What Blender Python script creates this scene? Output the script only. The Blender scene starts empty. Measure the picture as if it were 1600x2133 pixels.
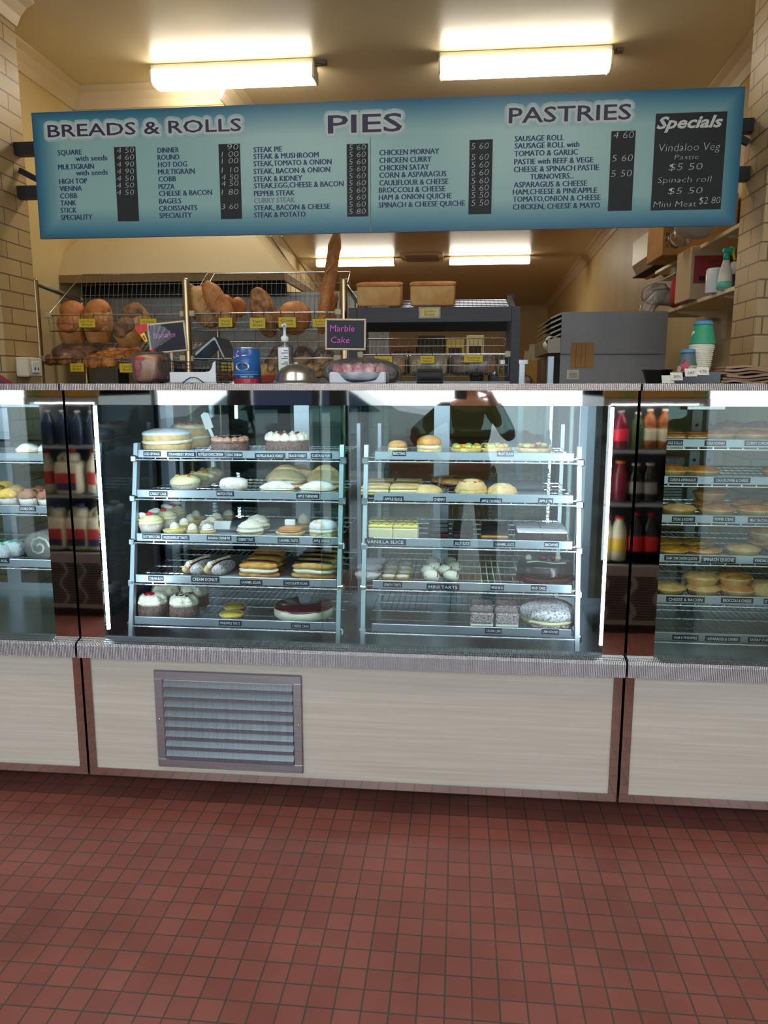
import bpy, math, random
from mathutils import Vector, noise
R=random.Random(7)
SC=bpy.context.scene; COL=SC.collection
# ---------------------------------------------------------------- camera
H=1.35; F=1580.; PIT=math.radians(9.57); YAW=math.radians(5.7)
cam=bpy.data.objects.new('camera',bpy.data.cameras.new('camera')); COL.objects.link(cam); SC.camera=cam
cam.data.sensor_fit='VERTICAL'; cam.data.sensor_height=36.; cam.data.lens=F/2133*36
cam.location=(0,0,H); cam.rotation_euler=(math.pi/2-PIT,0,YAW); cam.data.clip_start=.01
# ---------------------------------------------------------------- world, exposure
W=bpy.data.worlds.new('sky'); SC.world=W; W.use_nodes=True
W.node_tree.nodes['Background'].inputs[0].default_value=(.78,.90,1,1)
W.node_tree.nodes['Background'].inputs[1].default_value=3.6
SKY_PORTALS=[]
SC.view_settings.view_transform='Standard'; SC.view_settings.look='None'; SC.view_settings.gamma=1
SC.view_settings.exposure=0.15
TUBE=15.; LED=58.
try:
    SC.cycles.use_denoising=True; SC.cycles.max_bounces=9; SC.cycles.diffuse_bounces=4; SC.cycles.glossy_bounces=5
    SC.cycles.transparent_max_bounces=24; SC.cycles.sample_clamp_indirect=6; SC.cycles.caustics_reflective=False; SC.cycles.caustics_refractive=False
except Exception: pass
# ---------------------------------------------------------------- measuring: photo direction -> place on a real plane
_cy,_sy,_cp,_sp=math.cos(YAW),math.sin(YAW),math.cos(PIT),math.sin(PIT)
_fw=Vector((-_sy*_cp,_cy*_cp,-_sp)); _rt=Vector((_cy,_sy,0)); _up=_rt.cross(_fw)
def P(px,py,Y):
    d=_fw*F+_rt*(px-800)-_up*(py-1066.5); d*=Y/d.y
    return (d.x,Y,H+d.z)
def X(px,py,Y): return P(px,py,Y)[0]
def Z(px,py,Y): return P(px,py,Y)[2]
# ---------------------------------------------------------------- materials
def lin(c):
    return tuple(((v/255)/12.92 if v<=10.3 else (((v/255)+.055)/1.055)**2.4) for v in c)+(1,)
_M={}
def mat(name,c,rough=.5,metal=0,c2=None,scale=30,bump=0,spec=.5,emit=0,stretch=None,bscale=None,coat=0,lo=.35,hi=.65,detail=4):
    if name in _M: return _M[name]
    m=bpy.data.materials.new(name); m.use_nodes=True; _M[name]=m
    nt=m.node_tree; b=nt.nodes['Principled BSDF']
    b.inputs['Base Color'].default_value=lin(c); b.inputs['Roughness'].default_value=rough; b.inputs['Metallic'].default_value=metal
    b.inputs['Specular IOR Level'].default_value=spec; b.inputs['Coat Weight'].default_value=coat
    if emit:
        b.inputs['Emission Color'].default_value=lin(c); b.inputs['Emission Strength'].default_value=emit
    if c2 or bump:
        tc=nt.nodes.new('ShaderNodeTexCoord'); mp=nt.nodes.new('ShaderNodeMapping'); nt.links.new(tc.outputs['Object'],mp.inputs[0])
        if stretch: mp.inputs['Scale'].default_value=stretch
        n=nt.nodes.new('ShaderNodeTexNoise'); n.inputs['Scale'].default_value=scale; n.inputs['Detail'].default_value=detail
        nt.links.new(mp.outputs[0],n.inputs['Vector'])
        if c2:
            r=nt.nodes.new('ShaderNodeValToRGB'); r.color_ramp.elements[0].color=lin(c); r.color_ramp.elements[1].color=lin(c2)
            r.color_ramp.elements[0].position=lo; r.color_ramp.elements[1].position=hi
            nt.links.new(n.outputs['Fac'],r.inputs[0]); nt.links.new(r.outputs[0],b.inputs['Base Color'])
        if bump:
            n2=n
            if bscale:
                n2=nt.nodes.new('ShaderNodeTexNoise'); n2.inputs['Scale'].default_value=bscale; nt.links.new(mp.outputs[0],n2.inputs['Vector'])
            bp=nt.nodes.new('ShaderNodeBump'); bp.inputs['Strength'].default_value=bump; bp.inputs['Distance'].default_value=.01
            nt.links.new(n2.outputs['Fac'],bp.inputs['Height']); nt.links.new(bp.outputs[0],b.inputs['Normal'])
    return m
def glass(name,tint=(255,255,255),ior=1.5,rough=0.0,haze=0.0,milk=(255,255,255)):
    m=bpy.data.materials.new(name); m.use_nodes=True; nt=m.node_tree; nt.nodes.clear(); N=nt.nodes.new; L=nt.links.new
    o=N('ShaderNodeOutputMaterial'); mx=N('ShaderNodeMixShader'); tr=N('ShaderNodeBsdfTransparent'); gl=N('ShaderNodeBsdfGlossy'); fr=N('ShaderNodeFresnel')
    tr.inputs[0].default_value=lin(tint); gl.inputs['Roughness'].default_value=rough; fr.inputs[0].default_value=ior
    L(fr.outputs[0],mx.inputs[0]); L(gl.outputs[0],mx.inputs[2])
    if haze:
        df=N('ShaderNodeBsdfDiffuse'); df.inputs[0].default_value=lin(milk); m2=N('ShaderNodeMixShader'); m2.inputs[0].default_value=haze
        L(tr.outputs[0],m2.inputs[1]); L(df.outputs[0],m2.inputs[2]); L(m2.outputs[0],mx.inputs[1])
    else: L(tr.outputs[0],mx.inputs[1])
    L(mx.outputs[0],o.inputs[0]); _M[name]=m; return m
def nodemat(name,rough=.5,metal=0):
    m=bpy.data.materials.new(name); m.use_nodes=True; _M[name]=m; b=m.node_tree.nodes['Principled BSDF']
    b.inputs['Roughness'].default_value=rough; b.inputs['Metallic'].default_value=metal
    return m,m.node_tree,b
def brickmat(name,vec,bw,bh,mortar,c1,c2,cm,rough,bump,offset=.5,shift=(0,0,0),noise_amt=.25,bias=0):
    m,nt,b=nodemat(name,rough); N=nt.nodes.new; L=nt.links.new
    tc=N('ShaderNodeTexCoord'); sp=N('ShaderNodeSeparateXYZ'); cb=N('ShaderNodeCombineXYZ'); L(tc.outputs['Object'],sp.inputs[0])
    if vec=='xy': L(sp.outputs[0],cb.inputs[0]); L(sp.outputs[1],cb.inputs[1])
    else:
        ad=N('ShaderNodeMath'); L(sp.outputs[0],ad.inputs[0]); L(sp.outputs[1],ad.inputs[1]); L(ad.outputs[0],cb.inputs[0]); L(sp.outputs[2],cb.inputs[1])
    mp=N('ShaderNodeMapping'); mp.inputs['Location'].default_value=shift; L(cb.outputs[0],mp.inputs[0])
    bt=N('ShaderNodeTexBrick'); bt.offset=offset; bt.inputs['Scale'].default_value=1; bt.inputs['Brick Width'].default_value=bw; bt.inputs['Row Height'].default_value=bh
    bt.inputs['Mortar Size'].default_value=mortar; bt.inputs['Mortar Smooth'].default_value=.3; bt.inputs['Bias'].default_value=bias
    bt.inputs['Color1'].default_value=lin(c1); bt.inputs['Color2'].default_value=lin(c2); bt.inputs['Mortar'].default_value=lin(cm)
    L(mp.outputs[0],bt.inputs[0])
    n=N('ShaderNodeTexNoise'); n.inputs['Scale'].default_value=3.5; n.inputs['Detail'].default_value=6; L(cb.outputs[0],n.inputs[0])
    r=N('ShaderNodeMapRange'); r.inputs[1].default_value=.3; r.inputs[2].default_value=.7; r.inputs[3].default_value=1-noise_amt; r.inputs[4].default_value=1+noise_amt*.4; L(n.outputs[0],r.inputs[0])
    mu=N('ShaderNodeVectorMath'); mu.operation='SCALE'; L(bt.outputs[0],mu.inputs[0]); L(r.outputs[0],mu.inputs[3]); L(mu.outputs[0],b.inputs['Base Color'])
    n2=N('ShaderNodeTexNoise'); n2.inputs['Scale'].default_value=220; L(cb.outputs[0],n2.inputs[0])
    ad2=N('ShaderNodeMath'); ad2.operation='MULTIPLY_ADD'; L(n2.outputs[0],ad2.inputs[0]); ad2.inputs[1].default_value=.12
    iv=N('ShaderNodeMath'); iv.operation='SUBTRACT'; iv.inputs[0].default_value=1; L(bt.outputs['Fac'],iv.inputs[1]); L(iv.outputs[0],ad2.inputs[2])
    bp=N('ShaderNodeBump'); bp.inputs['Strength'].default_value=bump; bp.inputs['Distance'].default_value=.004; L(ad2.outputs[0],bp.inputs['Height']); L(bp.outputs[0],b.inputs['Normal'])
    return m
CREAM=(214,180,120)
M_ceil=mat('ceiling_paint',(218,202,168),.32,c2=(222,206,172),scale=1.5,bump=.15,bscale=5)
M_wall=mat('yellow_wall_paint',(228,206,152),.5,c2=(220,196,140),scale=2,bump=.05)
M_trim=mat('cream_gloss_trim',(226,206,170),.4)
M_brick=brickmat('painted_brick','xz',.235,.083,.004,(198,168,118),(188,158,108),(120,95,62),.42,.9,noise_amt=.12)
M_floor=brickmat('quarry_tile','xy',.0605,.0605,.0022,(170,101,88),(154,89,77),(92,86,74),.42,.5,offset=0,shift=(.013,.012,0),noise_amt=.22)
M_wtile=brickmat('grey_wall_tile','xz',.15,.15,.002,(190,188,184),(182,180,178),(120,118,112),.3,.3,offset=0)
M_steel=mat('brushed_steel',(200,200,202),.28,1,c2=(176,177,180),scale=8,stretch=(1,1,60))
M_steelh=mat('brushed_steel_horizontal',(206,207,210),.25,1,c2=(186,187,190),scale=6,stretch=(1,40,60))
M_mirror=mat('polished_steel',(214,212,206),.03,1,bump=.02,scale=3)
M_chrome=mat('chrome_wire',(205,205,208),.2,1)
M_rail=mat('satin_rail',(178,186,194),.35,.7)
M_wire=mat('grey_wire',(150,146,138),.35,.8)
M_dark=mat('black_plastic',(22,22,25),.4)
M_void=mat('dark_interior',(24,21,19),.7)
M_navy=mat('label_navy',(17,22,44),.45)
M_white=mat('white_print',(236,238,240),.5)
M_glass=glass('case_glass',(240,249,247),1.42)
M_glassr=glass('case_glass_sliding',(240,249,247),1.62)
M_glassb=glass('rear_glass',(214,236,236),1.5)
M_plastic=glass('clear_plastic',(246,246,246),1.5,.12,.16,(235,230,225))
M_led=mat('led_white',(226,240,255),.5,emit=LED)
M_ledw=mat('warm_lamp',(255,232,190),.5,emit=9)
M_tube=mat('fluorescent_diffuser',(255,247,230),.4,emit=TUBE)
M_tubeb=mat('fluorescent_diffuser_rear',(255,246,226),.4,emit=TUBE*1.3)
M_tint=mat('tinted_side_mirror',(66,80,92),.06,.9)
M_graypaper=mat('grey_baking_paper',(150,154,160),.75,c2=(140,144,150),scale=9,bump=.1)
def woodmat():
    m,nt,b=nodemat('pale_ash_laminate',.42); N=nt.nodes.new; L=nt.links.new
    tc=N('ShaderNodeTexCoord'); mp=N('ShaderNodeMapping'); mp.inputs['Scale'].default_value=(.9,1,44); L(tc.outputs['Object'],mp.inputs[0])
    n=N('ShaderNodeTexNoise'); n.inputs['Scale'].default_value=2.2; n.inputs['Detail'].default_value=9; n.inputs['Distortion'].default_value=.6; L(mp.outputs[0],n.inputs[0])
    r=N('ShaderNodeValToRGB'); e=r.color_ramp.elements; e[0].position=.26; e[0].color=lin((206,197,181)); e[1].position=.68; e[1].color=lin((224,217,203))
    x=e.new(.48); x.color=lin((214,206,190)); L(n.outputs[0],r.inputs[0]); L(r.outputs[0],b.inputs['Base Color']); return m
M_wood=woodmat()
def bandmat():
    m,nt,b=nodemat('embossed_steel',.26,1); N=nt.nodes.new; L=nt.links.new
    b.inputs['Base Color'].default_value=lin((196,194,198))
    tc=N('ShaderNodeTexCoord'); sp=N('ShaderNodeSeparateXYZ'); L(tc.outputs['Object'],sp.inputs[0])
    def mth(op,a,bv):
        k=N('ShaderNodeMath'); k.operation=op
        for i,v in enumerate((a,bv)):
            if v is None: continue
            if isinstance(v,(int,float)): k.inputs[i].default_value=v
            else: L(v,k.inputs[i])
        return k.outputs[0]
    u=mth('MULTIPLY',sp.outputs[0],620); w=mth('MULTIPLY',sp.outputs[2],1150)
    s=mth('MULTIPLY',mth('SINE',mth('ADD',u,w),None),mth('SINE',mth('SUBTRACT',u,w),None))
    bp=N('ShaderNodeBump'); bp.inputs['Strength'].default_value=.55; bp.inputs['Distance'].default_value=.0015; L(s,bp.inputs['Height']); L(bp.outputs[0],b.inputs['Normal'])
    r=N('ShaderNodeMapRange'); r.inputs[1].default_value=-1; r.inputs[2].default_value=1; r.inputs[3].default_value=.18; r.inputs[4].default_value=.42; L(s,r.inputs[0]); L(r.outputs[0],b.inputs['Roughness'])
    return m
M_band=bandmat()
# ---------------------------------------------------------------- mesh builder
class MB:
    def __init__(s): s.v=[]; s.f=[]; s.mi=[]; s.sm=[]
    def add(s,vs,fs,m=0,sm=False):
        o=len(s.v); s.v+=[tuple(v) for v in vs]
        for f in fs: s.f.append(tuple(i+o for i in f)); s.mi.append(m); s.sm.append(sm)
        return s
    def box(s,x0,x1,y0,y1,z0,z1,m=0):
        v=[(x,y,z) for z in (z0,z1) for y in (y0,y1) for x in (x0,x1)]
        return s.add(v,[(0,2,3,1),(4,5,7,6),(0,1,5,4),(2,6,7,3),(0,4,6,2),(1,3,7,5)],m)
    def cbox(s,x0,x1,y0,y1,z0,z1,c=.005,m=0):   # chamfered box
        v=[];idx={}
        for i,x in enumerate((x0,x1)):
            for j,y in enumerate((y0,y1)):
                for k,z in enumerate((z0,z1)):
                    dx=c if i==0 else -c; dy=c if j==0 else -c; dz=c if k==0 else -c
                    for a,p in enumerate(((x,y+dy,z+dz),(x+dx,y,z+dz),(x+dx,y+dy,z))):
                        idx[i,j,k,a]=len(v); v.append(p)
        f=[]
        for i in (0,1):
            q=[idx[i,0,0,0],idx[i,1,0,0],idx[i,1,1,0],idx[i,0,1,0]]; f.append(q if i else q[::-1])
            q=[idx[0,i,0,1],idx[1,i,0,1],idx[1,i,1,1],idx[0,i,1,1]]; f.append(q[::-1] if i else q)
            q=[idx[0,0,i,2],idx[1,0,i,2],idx[1,1,i,2],idx[0,1,i,2]]; f.append(q if i else q[::-1])
            for j in (0,1):
                f.append([idx[i,j,0,0],idx[i,j,1,0],idx[i,j,1,1],idx[i,j,0,1]])
                f.append([idx[i,0,j,0],idx[i,1,j,0],idx[i,1,j,2],idx[i,0,j,2]])
                f.append([idx[0,i,j,1],idx[1,i,j,1],idx[1,i,j,2],idx[0,i,j,2]])
                for k in (0,1): f.append([idx[i,j,k,0],idx[i,j,k,1],idx[i,j,k,2]])
        return s.add(v,f,m)
    def tube(s,pts,r,n=6,m=0,r2=None,cap=True):
        pts=[Vector(p) for p in pts]; k=len(pts); rings=[]
        for i,p in enumerate(pts):
            t=(pts[min(i+1,k-1)]-pts[max(i-1,0)]).normalized()
            a=t.orthogonal().normalized() if i==0 else (a-t*a.dot(t)).normalized()
            b=t.cross(a); rr=r[i] if isinstance(r,(list,tuple)) else (r if r2 is None else r+(r2-r)*i/(k-1))
            rings.append([p+(a*math.cos(2*math.pi*j/n)+b*math.sin(2*math.pi*j/n))*rr for j in range(n)])
        v=[q for g in rings for q in g]; f=[(i*n+j,i*n+(j+1)%n,(i+1)*n+(j+1)%n,(i+1)*n+j) for i in range(k-1) for j in range(n)]
        s.add(v,f,m,n>5)
        if cap: s.add(rings[0][::-1],[tuple(range(n))],m); s.add(rings[-1],[tuple(range(n))],m)
        return s
    def lathe(s,prof,c=(0,0,0),n=24,m=0,sx=1,sy=1,fn=None,sm=True,ax='z'):
        v=[]; k=len(prof)
        for i,(r,z) in enumerate(prof):
            for j in range(n):
                a=2*math.pi*j/n; rr,zz=(r,z) if fn is None else fn(r,z,a,i)
                x,y=rr*math.cos(a)*sx,rr*math.sin(a)*sy
                if ax=='z': p=(x,y,zz)
                elif ax=='y': p=(x,-zz,y)
                else: p=(zz,x,y)
                v.append((c[0]+p[0],c[1]+p[1],c[2]+p[2]))
        f=[(i*n+j,i*n+(j+1)%n,(i+1)*n+(j+1)%n,(i+1)*n+j) for i in range(k-1) for j in range(n)]
        f.append(tuple(range(n))[::-1]); f.append(tuple((k-1)*n+j for j in range(n)))
        return s.add(v,f,m,sm)
    def blob(s,c,rx,ry,rz,m=0,nu=20,nv=12,amp=0,fq=30,flat=None,e=1.0,e2=1.0,seed=0,fn=None):
        v=[];sg=lambda t,p: math.copysign(abs(t)**p,t)
        for i in range(nv+1):
            ph=-math.pi/2+math.pi*i/nv
            for j in range(nu):
                a=2*math.pi*j/nu
                x=sg(math.cos(ph),e)*sg(math.cos(a),e2); y=sg(math.cos(ph),e)*sg(math.sin(a),e2); z=sg(math.sin(ph),e)
                p=Vector((x*rx,y*ry,z*rz))
                if fn: p=Vector(fn(p))
                if amp: p*=1+amp*noise.noise(Vector((p.x*fq+seed*7.3,p.y*fq,p.z*fq)))
                if flat is not None and p.z<flat: p.z=flat
                v.append(p+Vector(c))
        f=[(i*nu+j,i*nu+(j+1)%nu,(i+1)*nu+(j+1)%nu,(i+1)*nu+j) for i in range(nv) for j in range(nu)]
        return s.add(v,f,m,True)
    def prism(s,poly,a,b,ax='x',m=0,sm=False):   # poly in the two other axes
        n=len(poly)
        def pt(t,u,w): return (t,u,w) if ax=='x' else ((u,t,w) if ax=='y' else (u,w,t))
        v=[pt(a,*q) for q in poly]+[pt(b,*q) for q in poly]
        s.add(v,[tuple(range(n))[::-1],tuple(range(n,2*n))],m); s.add(v,[(i,(i+1)%n,n+(i+1)%n,n+i) for i in range(n)],m,sm); return s
    def text(s,t,x0,x1,zc,h,y,m=0,off=0,shear=0,face=-1,mid=False,lift=0):
        vs,fs,(a,b,lo,hi)=glyphs(t,off,shear)
        k=h/.72; sx=(x1-x0)/max(b-a,1e-6) if x1 is not None else k
        s.add([(x0+(vx-a)*sx,y,zc-h/2+vy*k+lift*(vx-a)/(b-a)) for vx,vy in vs],fs,m); return s
    def mesh(s,name,mats,o=(0,0,0)):
        me=bpy.data.meshes.new(name); me.from_pydata([(a-o[0],b-o[1],c-o[2]) for a,b,c in s.v],[],s.f)
        for q in (mats if isinstance(mats,(list,tuple)) else [mats]): me.materials.append(q)
        me.polygons.foreach_set('material_index',s.mi); me.polygons.foreach_set('use_smooth',s.sm); me.update(); return me
_G={}
def glyphs(t,off=0,shear=0):
    k=(t,off,shear)
    if k in _G: return _G[k]
    c=bpy.data.curves.new('t','FONT'); c.body=t; c.size=1; c.resolution_u=2; c.offset=off; c.shear=shear; c.fill_mode='FRONT'
    o=bpy.data.objects.new('t',c); me=bpy.data.meshes.new_from_object(o)
    vs=[(v.co.x,v.co.y) for v in me.vertices]; fs=[tuple(p.vertices) for p in me.polygons]
    bpy.data.objects.remove(o); bpy.data.curves.remove(c); bpy.data.meshes.remove(me)
    bb=(min(v[0] for v in vs),max(v[0] for v in vs),min(v[1] for v in vs),max(v[1] for v in vs)) if vs else (0,1,0,1)
    _G[k]=(vs,fs,bb); return _G[k]
def put(name,me,parent=None,loc=(0,0,0),rot=(0,0,0)):
    o=bpy.data.objects.new(name,me); COL.objects.link(o); o.location=loc; o.rotation_euler=rot
    if parent is not None: o.parent=parent
    return o
def tag(o,label=None,cat=None,group=None,kind=None):
    if label: o['label']=label
    if cat: o['category']=cat
    if group: o['group']=group
    if kind: o['kind']=kind
    return o
def root(name,label,cat,loc,group=None,rot=(0,0,0)):
    return tag(put(name,None,None,loc,rot),label,cat,group)
def part(name,mb,mats,par,rt=None,label=None):   # mb in world space, par an unrotated thing (rt its root)
    o=put(name,mb.mesh(name,mats,(rt or par).location),par); 
    if label: o['label']=label
    return o
def single(name,mb,mats,label,cat,loc,group=None):
    return tag(put(name,mb.mesh(name,mats,loc),None,loc),label,cat,group)
def struct(name,mb,mats,loc=(0,0,0)):
    return tag(put(name,mb.mesh(name,mats,loc),None,loc),kind='structure')
_C={}
def thing(name,label,cat,builder,args,loc,rz=0,group=None,rot=None):   # builder(*args)-> [(part,mesh)]; meshes are shared between copies
    k=(builder.__name__,args)
    if k not in _C: _C[k]=builder(*args)
    rt=rot or (0,0,rz); ps=_C[k]
    if len(ps)==1: return tag(put(name,ps[0][1],None,loc,rt),label,cat,group)
    o=root(name,label,cat,loc,group,rt)
    for pn,me in ps: put(pn,me,o)
    return o
# ================================================================ THE SETTING
WR=lambda Y: 1.55+.03*Y                      # right-hand wall runs slightly outwards
b=MB(); b.add([(-5,-1,0),(3.4,-1,0),(3.4,20.2,0),(-5,20.2,0),(-5,-1,-.1),(3.4,-1,-.1),(3.4,20.2,-.1),(-5,20.2,-.1)],[(0,1,2,3),(7,6,5,4),(0,4,5,1),(1,5,6,2),(2,6,7,3),(3,7,4,0)])
struct('floor',b,M_floor)
struct('ceiling',MB().box(-5,3.4,-1.2,20.2,3.3,3.4),M_ceil)
b=MB(); b.prism([(WR(4.1),4.1),(WR(20),20),(WR(20)+.1,20.1),(WR(4.1)+.1,4.1)],0,3.3,'z'); struct('wall_right',b,M_wall)
struct('wall_back',MB().box(-3,2.4,20,20.1,0,3.3),M_wall)
struct('wall_left',MB().box(-2.75,-2.65,4.1,6.8,0,3.3),M_wall)
b=MB().box(-2.75,-1.6,5.3,6.8,2.02,3.3); struct('wall_chimney',b,M_wall)
b=MB().box(-2.65,-.5,5.34,5.4,0,1.98); struct('wall_tiled',b,M_wtile)
struct('wall_side',MB().box(-2.7,-2.6,6.8,20,0,3.3),M_wall)
struct('pillar_left',MB().box(-3.6,-2.34,3.78,4.1,0,3.3),M_brick)
struct('pillar_right',MB().box(1.361,3.0,3.78,4.1,0,3.3),M_brick)
M_wallf=mat('pale_front_wall',(206,204,198),.6); struct('wall_west',MB().box(-3.7,-3.6,-1,3.78,0,3.3),M_wallf)
struct('wall_east',MB().box(2.3,2.4,-1,3.78,0,3.3),M_wallf)
def cove(d=.115):
    return [(0,0),(d,0),(d,-.012),(d*.62,-.03),(d*.3,-.07),(.012,-d),(0,-d)]
def cornice(i,p,q,nx,ny):      # from p to q in plan, projecting towards (nx,ny)
    b=MB(); pf=cove(); v=[]
    for e in (p,q): v+=[(e[0]+nx*a,e[1]+ny*a,3.299+z) for a,z in pf]
    n=len(pf); b.add(v,[(k,(k+1)%n,n+(k+1)%n,n+k) for k in range(n)]+[tuple(range(n)),tuple(range(n,2*n))[::-1]])
    struct('trim_%d'%i,b,M_trim)
cornice(1,(-2.65,4.1),(-2.65,5.3),1,0); cornice(2,(-2.65,5.3),(-1.6,5.3),0,-1); cornice(3,(-1.6,5.2),(-1.6,6.8),1,0)
cornice(4,(WR(4.1),4.1),(WR(20),20),-1,0); cornice(5,(-2.6,20),(WR(20),20),0,-1); cornice(6,(-2.34,3.3),(-2.34,4.1),1,0)
# the street side behind the viewer: frame of the shop front and the pavement outside
b=MB()
for x0,x1 in ((-3.6,-3.45),(-2.34,-2.22),(-1.68,-1.5),(-1.06,-1.0),(-.93,-.8),(1.02,1.16),(2.2,2.3)): b.box(x0,x1,-1.06,-1,0,3.3)
b.box(-3.6,2.3,-1.06,-1,2.75,3.3); b.box(-3.6,-.93,-1.06,-1,0,.12); b.box(1.16,2.3,-1.06,-1,0,.12)
struct('window_1',b,mat('dark_shopfront_frame',(28,29,34),.4))
struct('pavement',MB().box(-9,8,-9,-1.06,-.12,-.02),mat('pale_pavement',(190,190,188),.8,c2=(170,170,170),scale=4))
# ================================================================ CEILING LIGHTS
def light(px0,px1,Yc,label,ref,m,x0,x1,cable=True):
    r=root('fluorescent_light',label,'ceiling light',((x0+x1)/2,Yc,3.3),'batten lights on the ceiling')
    part('batten_body',MB().cbox(x0,x1,Yc-.07,Yc+.07,3.262,3.299,.006),mat('batten_cream',(232,222,196),.5),r)
    b=MB(); b.prism([(Yc-.075,3.262),(Yc-.062,3.195),(Yc-.04,3.18),(Yc+.04,3.18),(Yc+.062,3.195),(Yc+.075,3.262)],x0+.012,x1-.012,'x'); part('diffuser',b,m,r)
    part('end_cap',MB().cbox(x0-.004,x0+.012,Yc-.078,Yc+.078,3.185,3.266,.004),mat('batten_cream',(232,222,196),.5),r)
    part('end_cap',MB().cbox(x1-.012,x1+.004,Yc-.078,Yc+.078,3.185,3.266,.004),mat('batten_cream',(232,222,196),.5),r)
    if cable: part('conduit_clip',MB().tube([(x1,Yc,3.28),(x1+.05,Yc,3.285),(x1+.06,Yc,3.299)],.009).cbox(x1+.03,x1+.07,Yc-.02,Yc+.02,3.28,3.299,.003),mat('old_metal',(120,108,90),.5,.6),r)
light(0,0,4.98,'bright batten light above the breads column of the menu sign','a',M_tube,-1.945,-.92)
light(0,0,4.98,'bright batten light above the pies and pastries columns of the sign','b',M_tube,-.16,.85)
light(0,0,12.3,'far batten light seen behind the tip of the french stick','c',M_tubeb,-2.3,-1.06,False)
light(0,0,12.3,'far batten light between the ceiling vent and the right wall','d',M_tubeb,-.21,1.03,False)
M_fill=mat('added_fill_diffuser',(250,248,244),.4,emit=TUBE*.9)  # two unseen battens added to brighten the floor, counter front and sign
light(0,0,1.25,'added unseen fill batten on the ceiling above the customer side, over the milk fridge side','e',M_fill,-1.9,-.7)
light(0,0,1.25,'added unseen fill batten on the ceiling above the customer side, over the soft drink side','f',M_fill,-.1,1.1)
r=root('ceiling_vent','square air vent between the two far ceiling lights','vent',(-.64,12.2,3.3)); part('frame',MB().box(-.95,-.3,11.9,12.6,3.27,3.299),M_trim,r)
part('grille',MB().box(-.88,-.37,11.97,12.53,3.262,3.272),mat('vent_grey',(150,146,140),.5),r)
# ================================================================ MENU SIGN
SY=3.9
def signmat():
    m,nt,b=nodemat('menu_sign_print',.28); N=nt.nodes.new; L=nt.links.new
    tc=N('ShaderNodeTexCoord'); sp=N('ShaderNodeSeparateXYZ'); L(tc.outputs['Object'],sp.inputs[0])
    def mth(op,*a):
        k=N('ShaderNodeMath'); k.operation=op
        for i,v in enumerate(a):
            if isinstance(v,(int,float)): k.inputs[i].default_value=v
            else: L(v,k.inputs[i])
        return k.outputs[0]
    dx=mth('SUBTRACT',1.725,mth('ABSOLUTE',sp.outputs[0])); dz=mth('SUBTRACT',.305,mth('ABSOLUTE',sp.outputs[2]))
    d=mth('MINIMUM',dx,dz)
    r=N('ShaderNodeValToRGB'); e=r.color_ramp.elements; e[0].position=0; e[0].color=lin((40,96,126)); e[1].position=.5; e[1].color=lin((156,194,188)); x=e.new(.13); x.color=lin((72,134,154))
    L(mth('MULTIPLY',d,3.4),r.inputs[0]); L(r.outputs[0],b.inputs['Base Color']); return m
sx0,_,sz1=P(65,235,SY); sx1,_,_=P(1553,182,SY); sz0=P(78,498,SY)[2]
cx,cz=(sx0+sx1)/2,(sz0+sz1)/2
sg=root('menu_sign','long teal menu board for breads, pies and pastries hung between brick pillars','menu sign',(cx,SY,cz))
xm=X(772,350,SY)
part('sign_panel',MB().box(sx0,xm-.0015,SY,SY+.012,sz0,sz1),signmat(),sg); part('sign_panel',MB().box(xm+.0015,sx1,SY,SY+.012,sz0,sz1),_M['menu_sign_print'],sg)
M_ink=mat('menu_ink',(34,58,98),.5); M_head=mat('heading_ink',(52,40,72),.5); M_halo=mat('heading_glow_print',(205,212,206),.5); M_halo2=mat('heading_glow_outer',(170,198,196),.5); M_fade=mat('menu_ink_faded',(128,132,146),.5)
tx=MB()
MENU='''120,170,318,SQUARE|157,223,330,with seeds|121,195,348,MULTIGRAIN|158,224,360,with seeds|123,181,378,HIGH TOP|124,170,393,VIENNA|125,160,408,COBB|126,158,423,TANK|126,159,438,STICK|127,192,453,SPECIALITY
328,372,313,DINNER|328,373,328,ROUND|329,389,343,HOT DOG|329,405,358,MULTIGRAIN|330,366,373,COBB|330,363,389,PIZZA|331,441,403,CHEESE & BACON|331,377,419,BAGELS|331,410,434,CROISSANTS|332,399,449,SPECIALITY
528,587,312,STEAK PIE|528,663,326,STEAK & MUSHROOM|528,690,341,STEAK,TOMATO & ONION|528,687,357,STEAK, BACON & ONION|528,629,373,STEAK & KIDNEY|529,715,387,STEAK,EGG,CHEESE & BACON|529,613,403,PEPPER STEAK|529,614,418,*CURRY STEAK|529,687,433,STEAK, BACON & CHEESE|529,636,448,STEAK & POTATO
790,914,318,CHICKEN MORNAY|790,898,334,CHICKEN CURRY|790,893,350,CHICKEN SATAY|790,929,365,CORN & ASPARAGUS|790,933,381,CAULIFLOUR & CHEESE|789,927,396,BROCCOLI & CHEESE|789,940,411,HAM & ONION QUICHE|789,968,427,SPINACH & CHEESE QUICHE
1072,1174,289,SAUSAGE ROLL|1072,1206,304,SAUSAGE ROLL with|1071,1203,320,TOMATO & GARLIC|1071,1235,337,PASTIE with BEEF & VEGE|1070,1247,353,CHEESE & SPINACH PASTIE|1104,1195,368,TURNOVERS...|1070,1222,385,ASPARAGUS & CHEESE|1068,1243,400,HAM,CHEESE & PINEAPPLE|1068,1250,415,TOMATO,ONION & CHEESE|1068,1249,431,CHICKEN, CHEESE & MAYO'''
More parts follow.
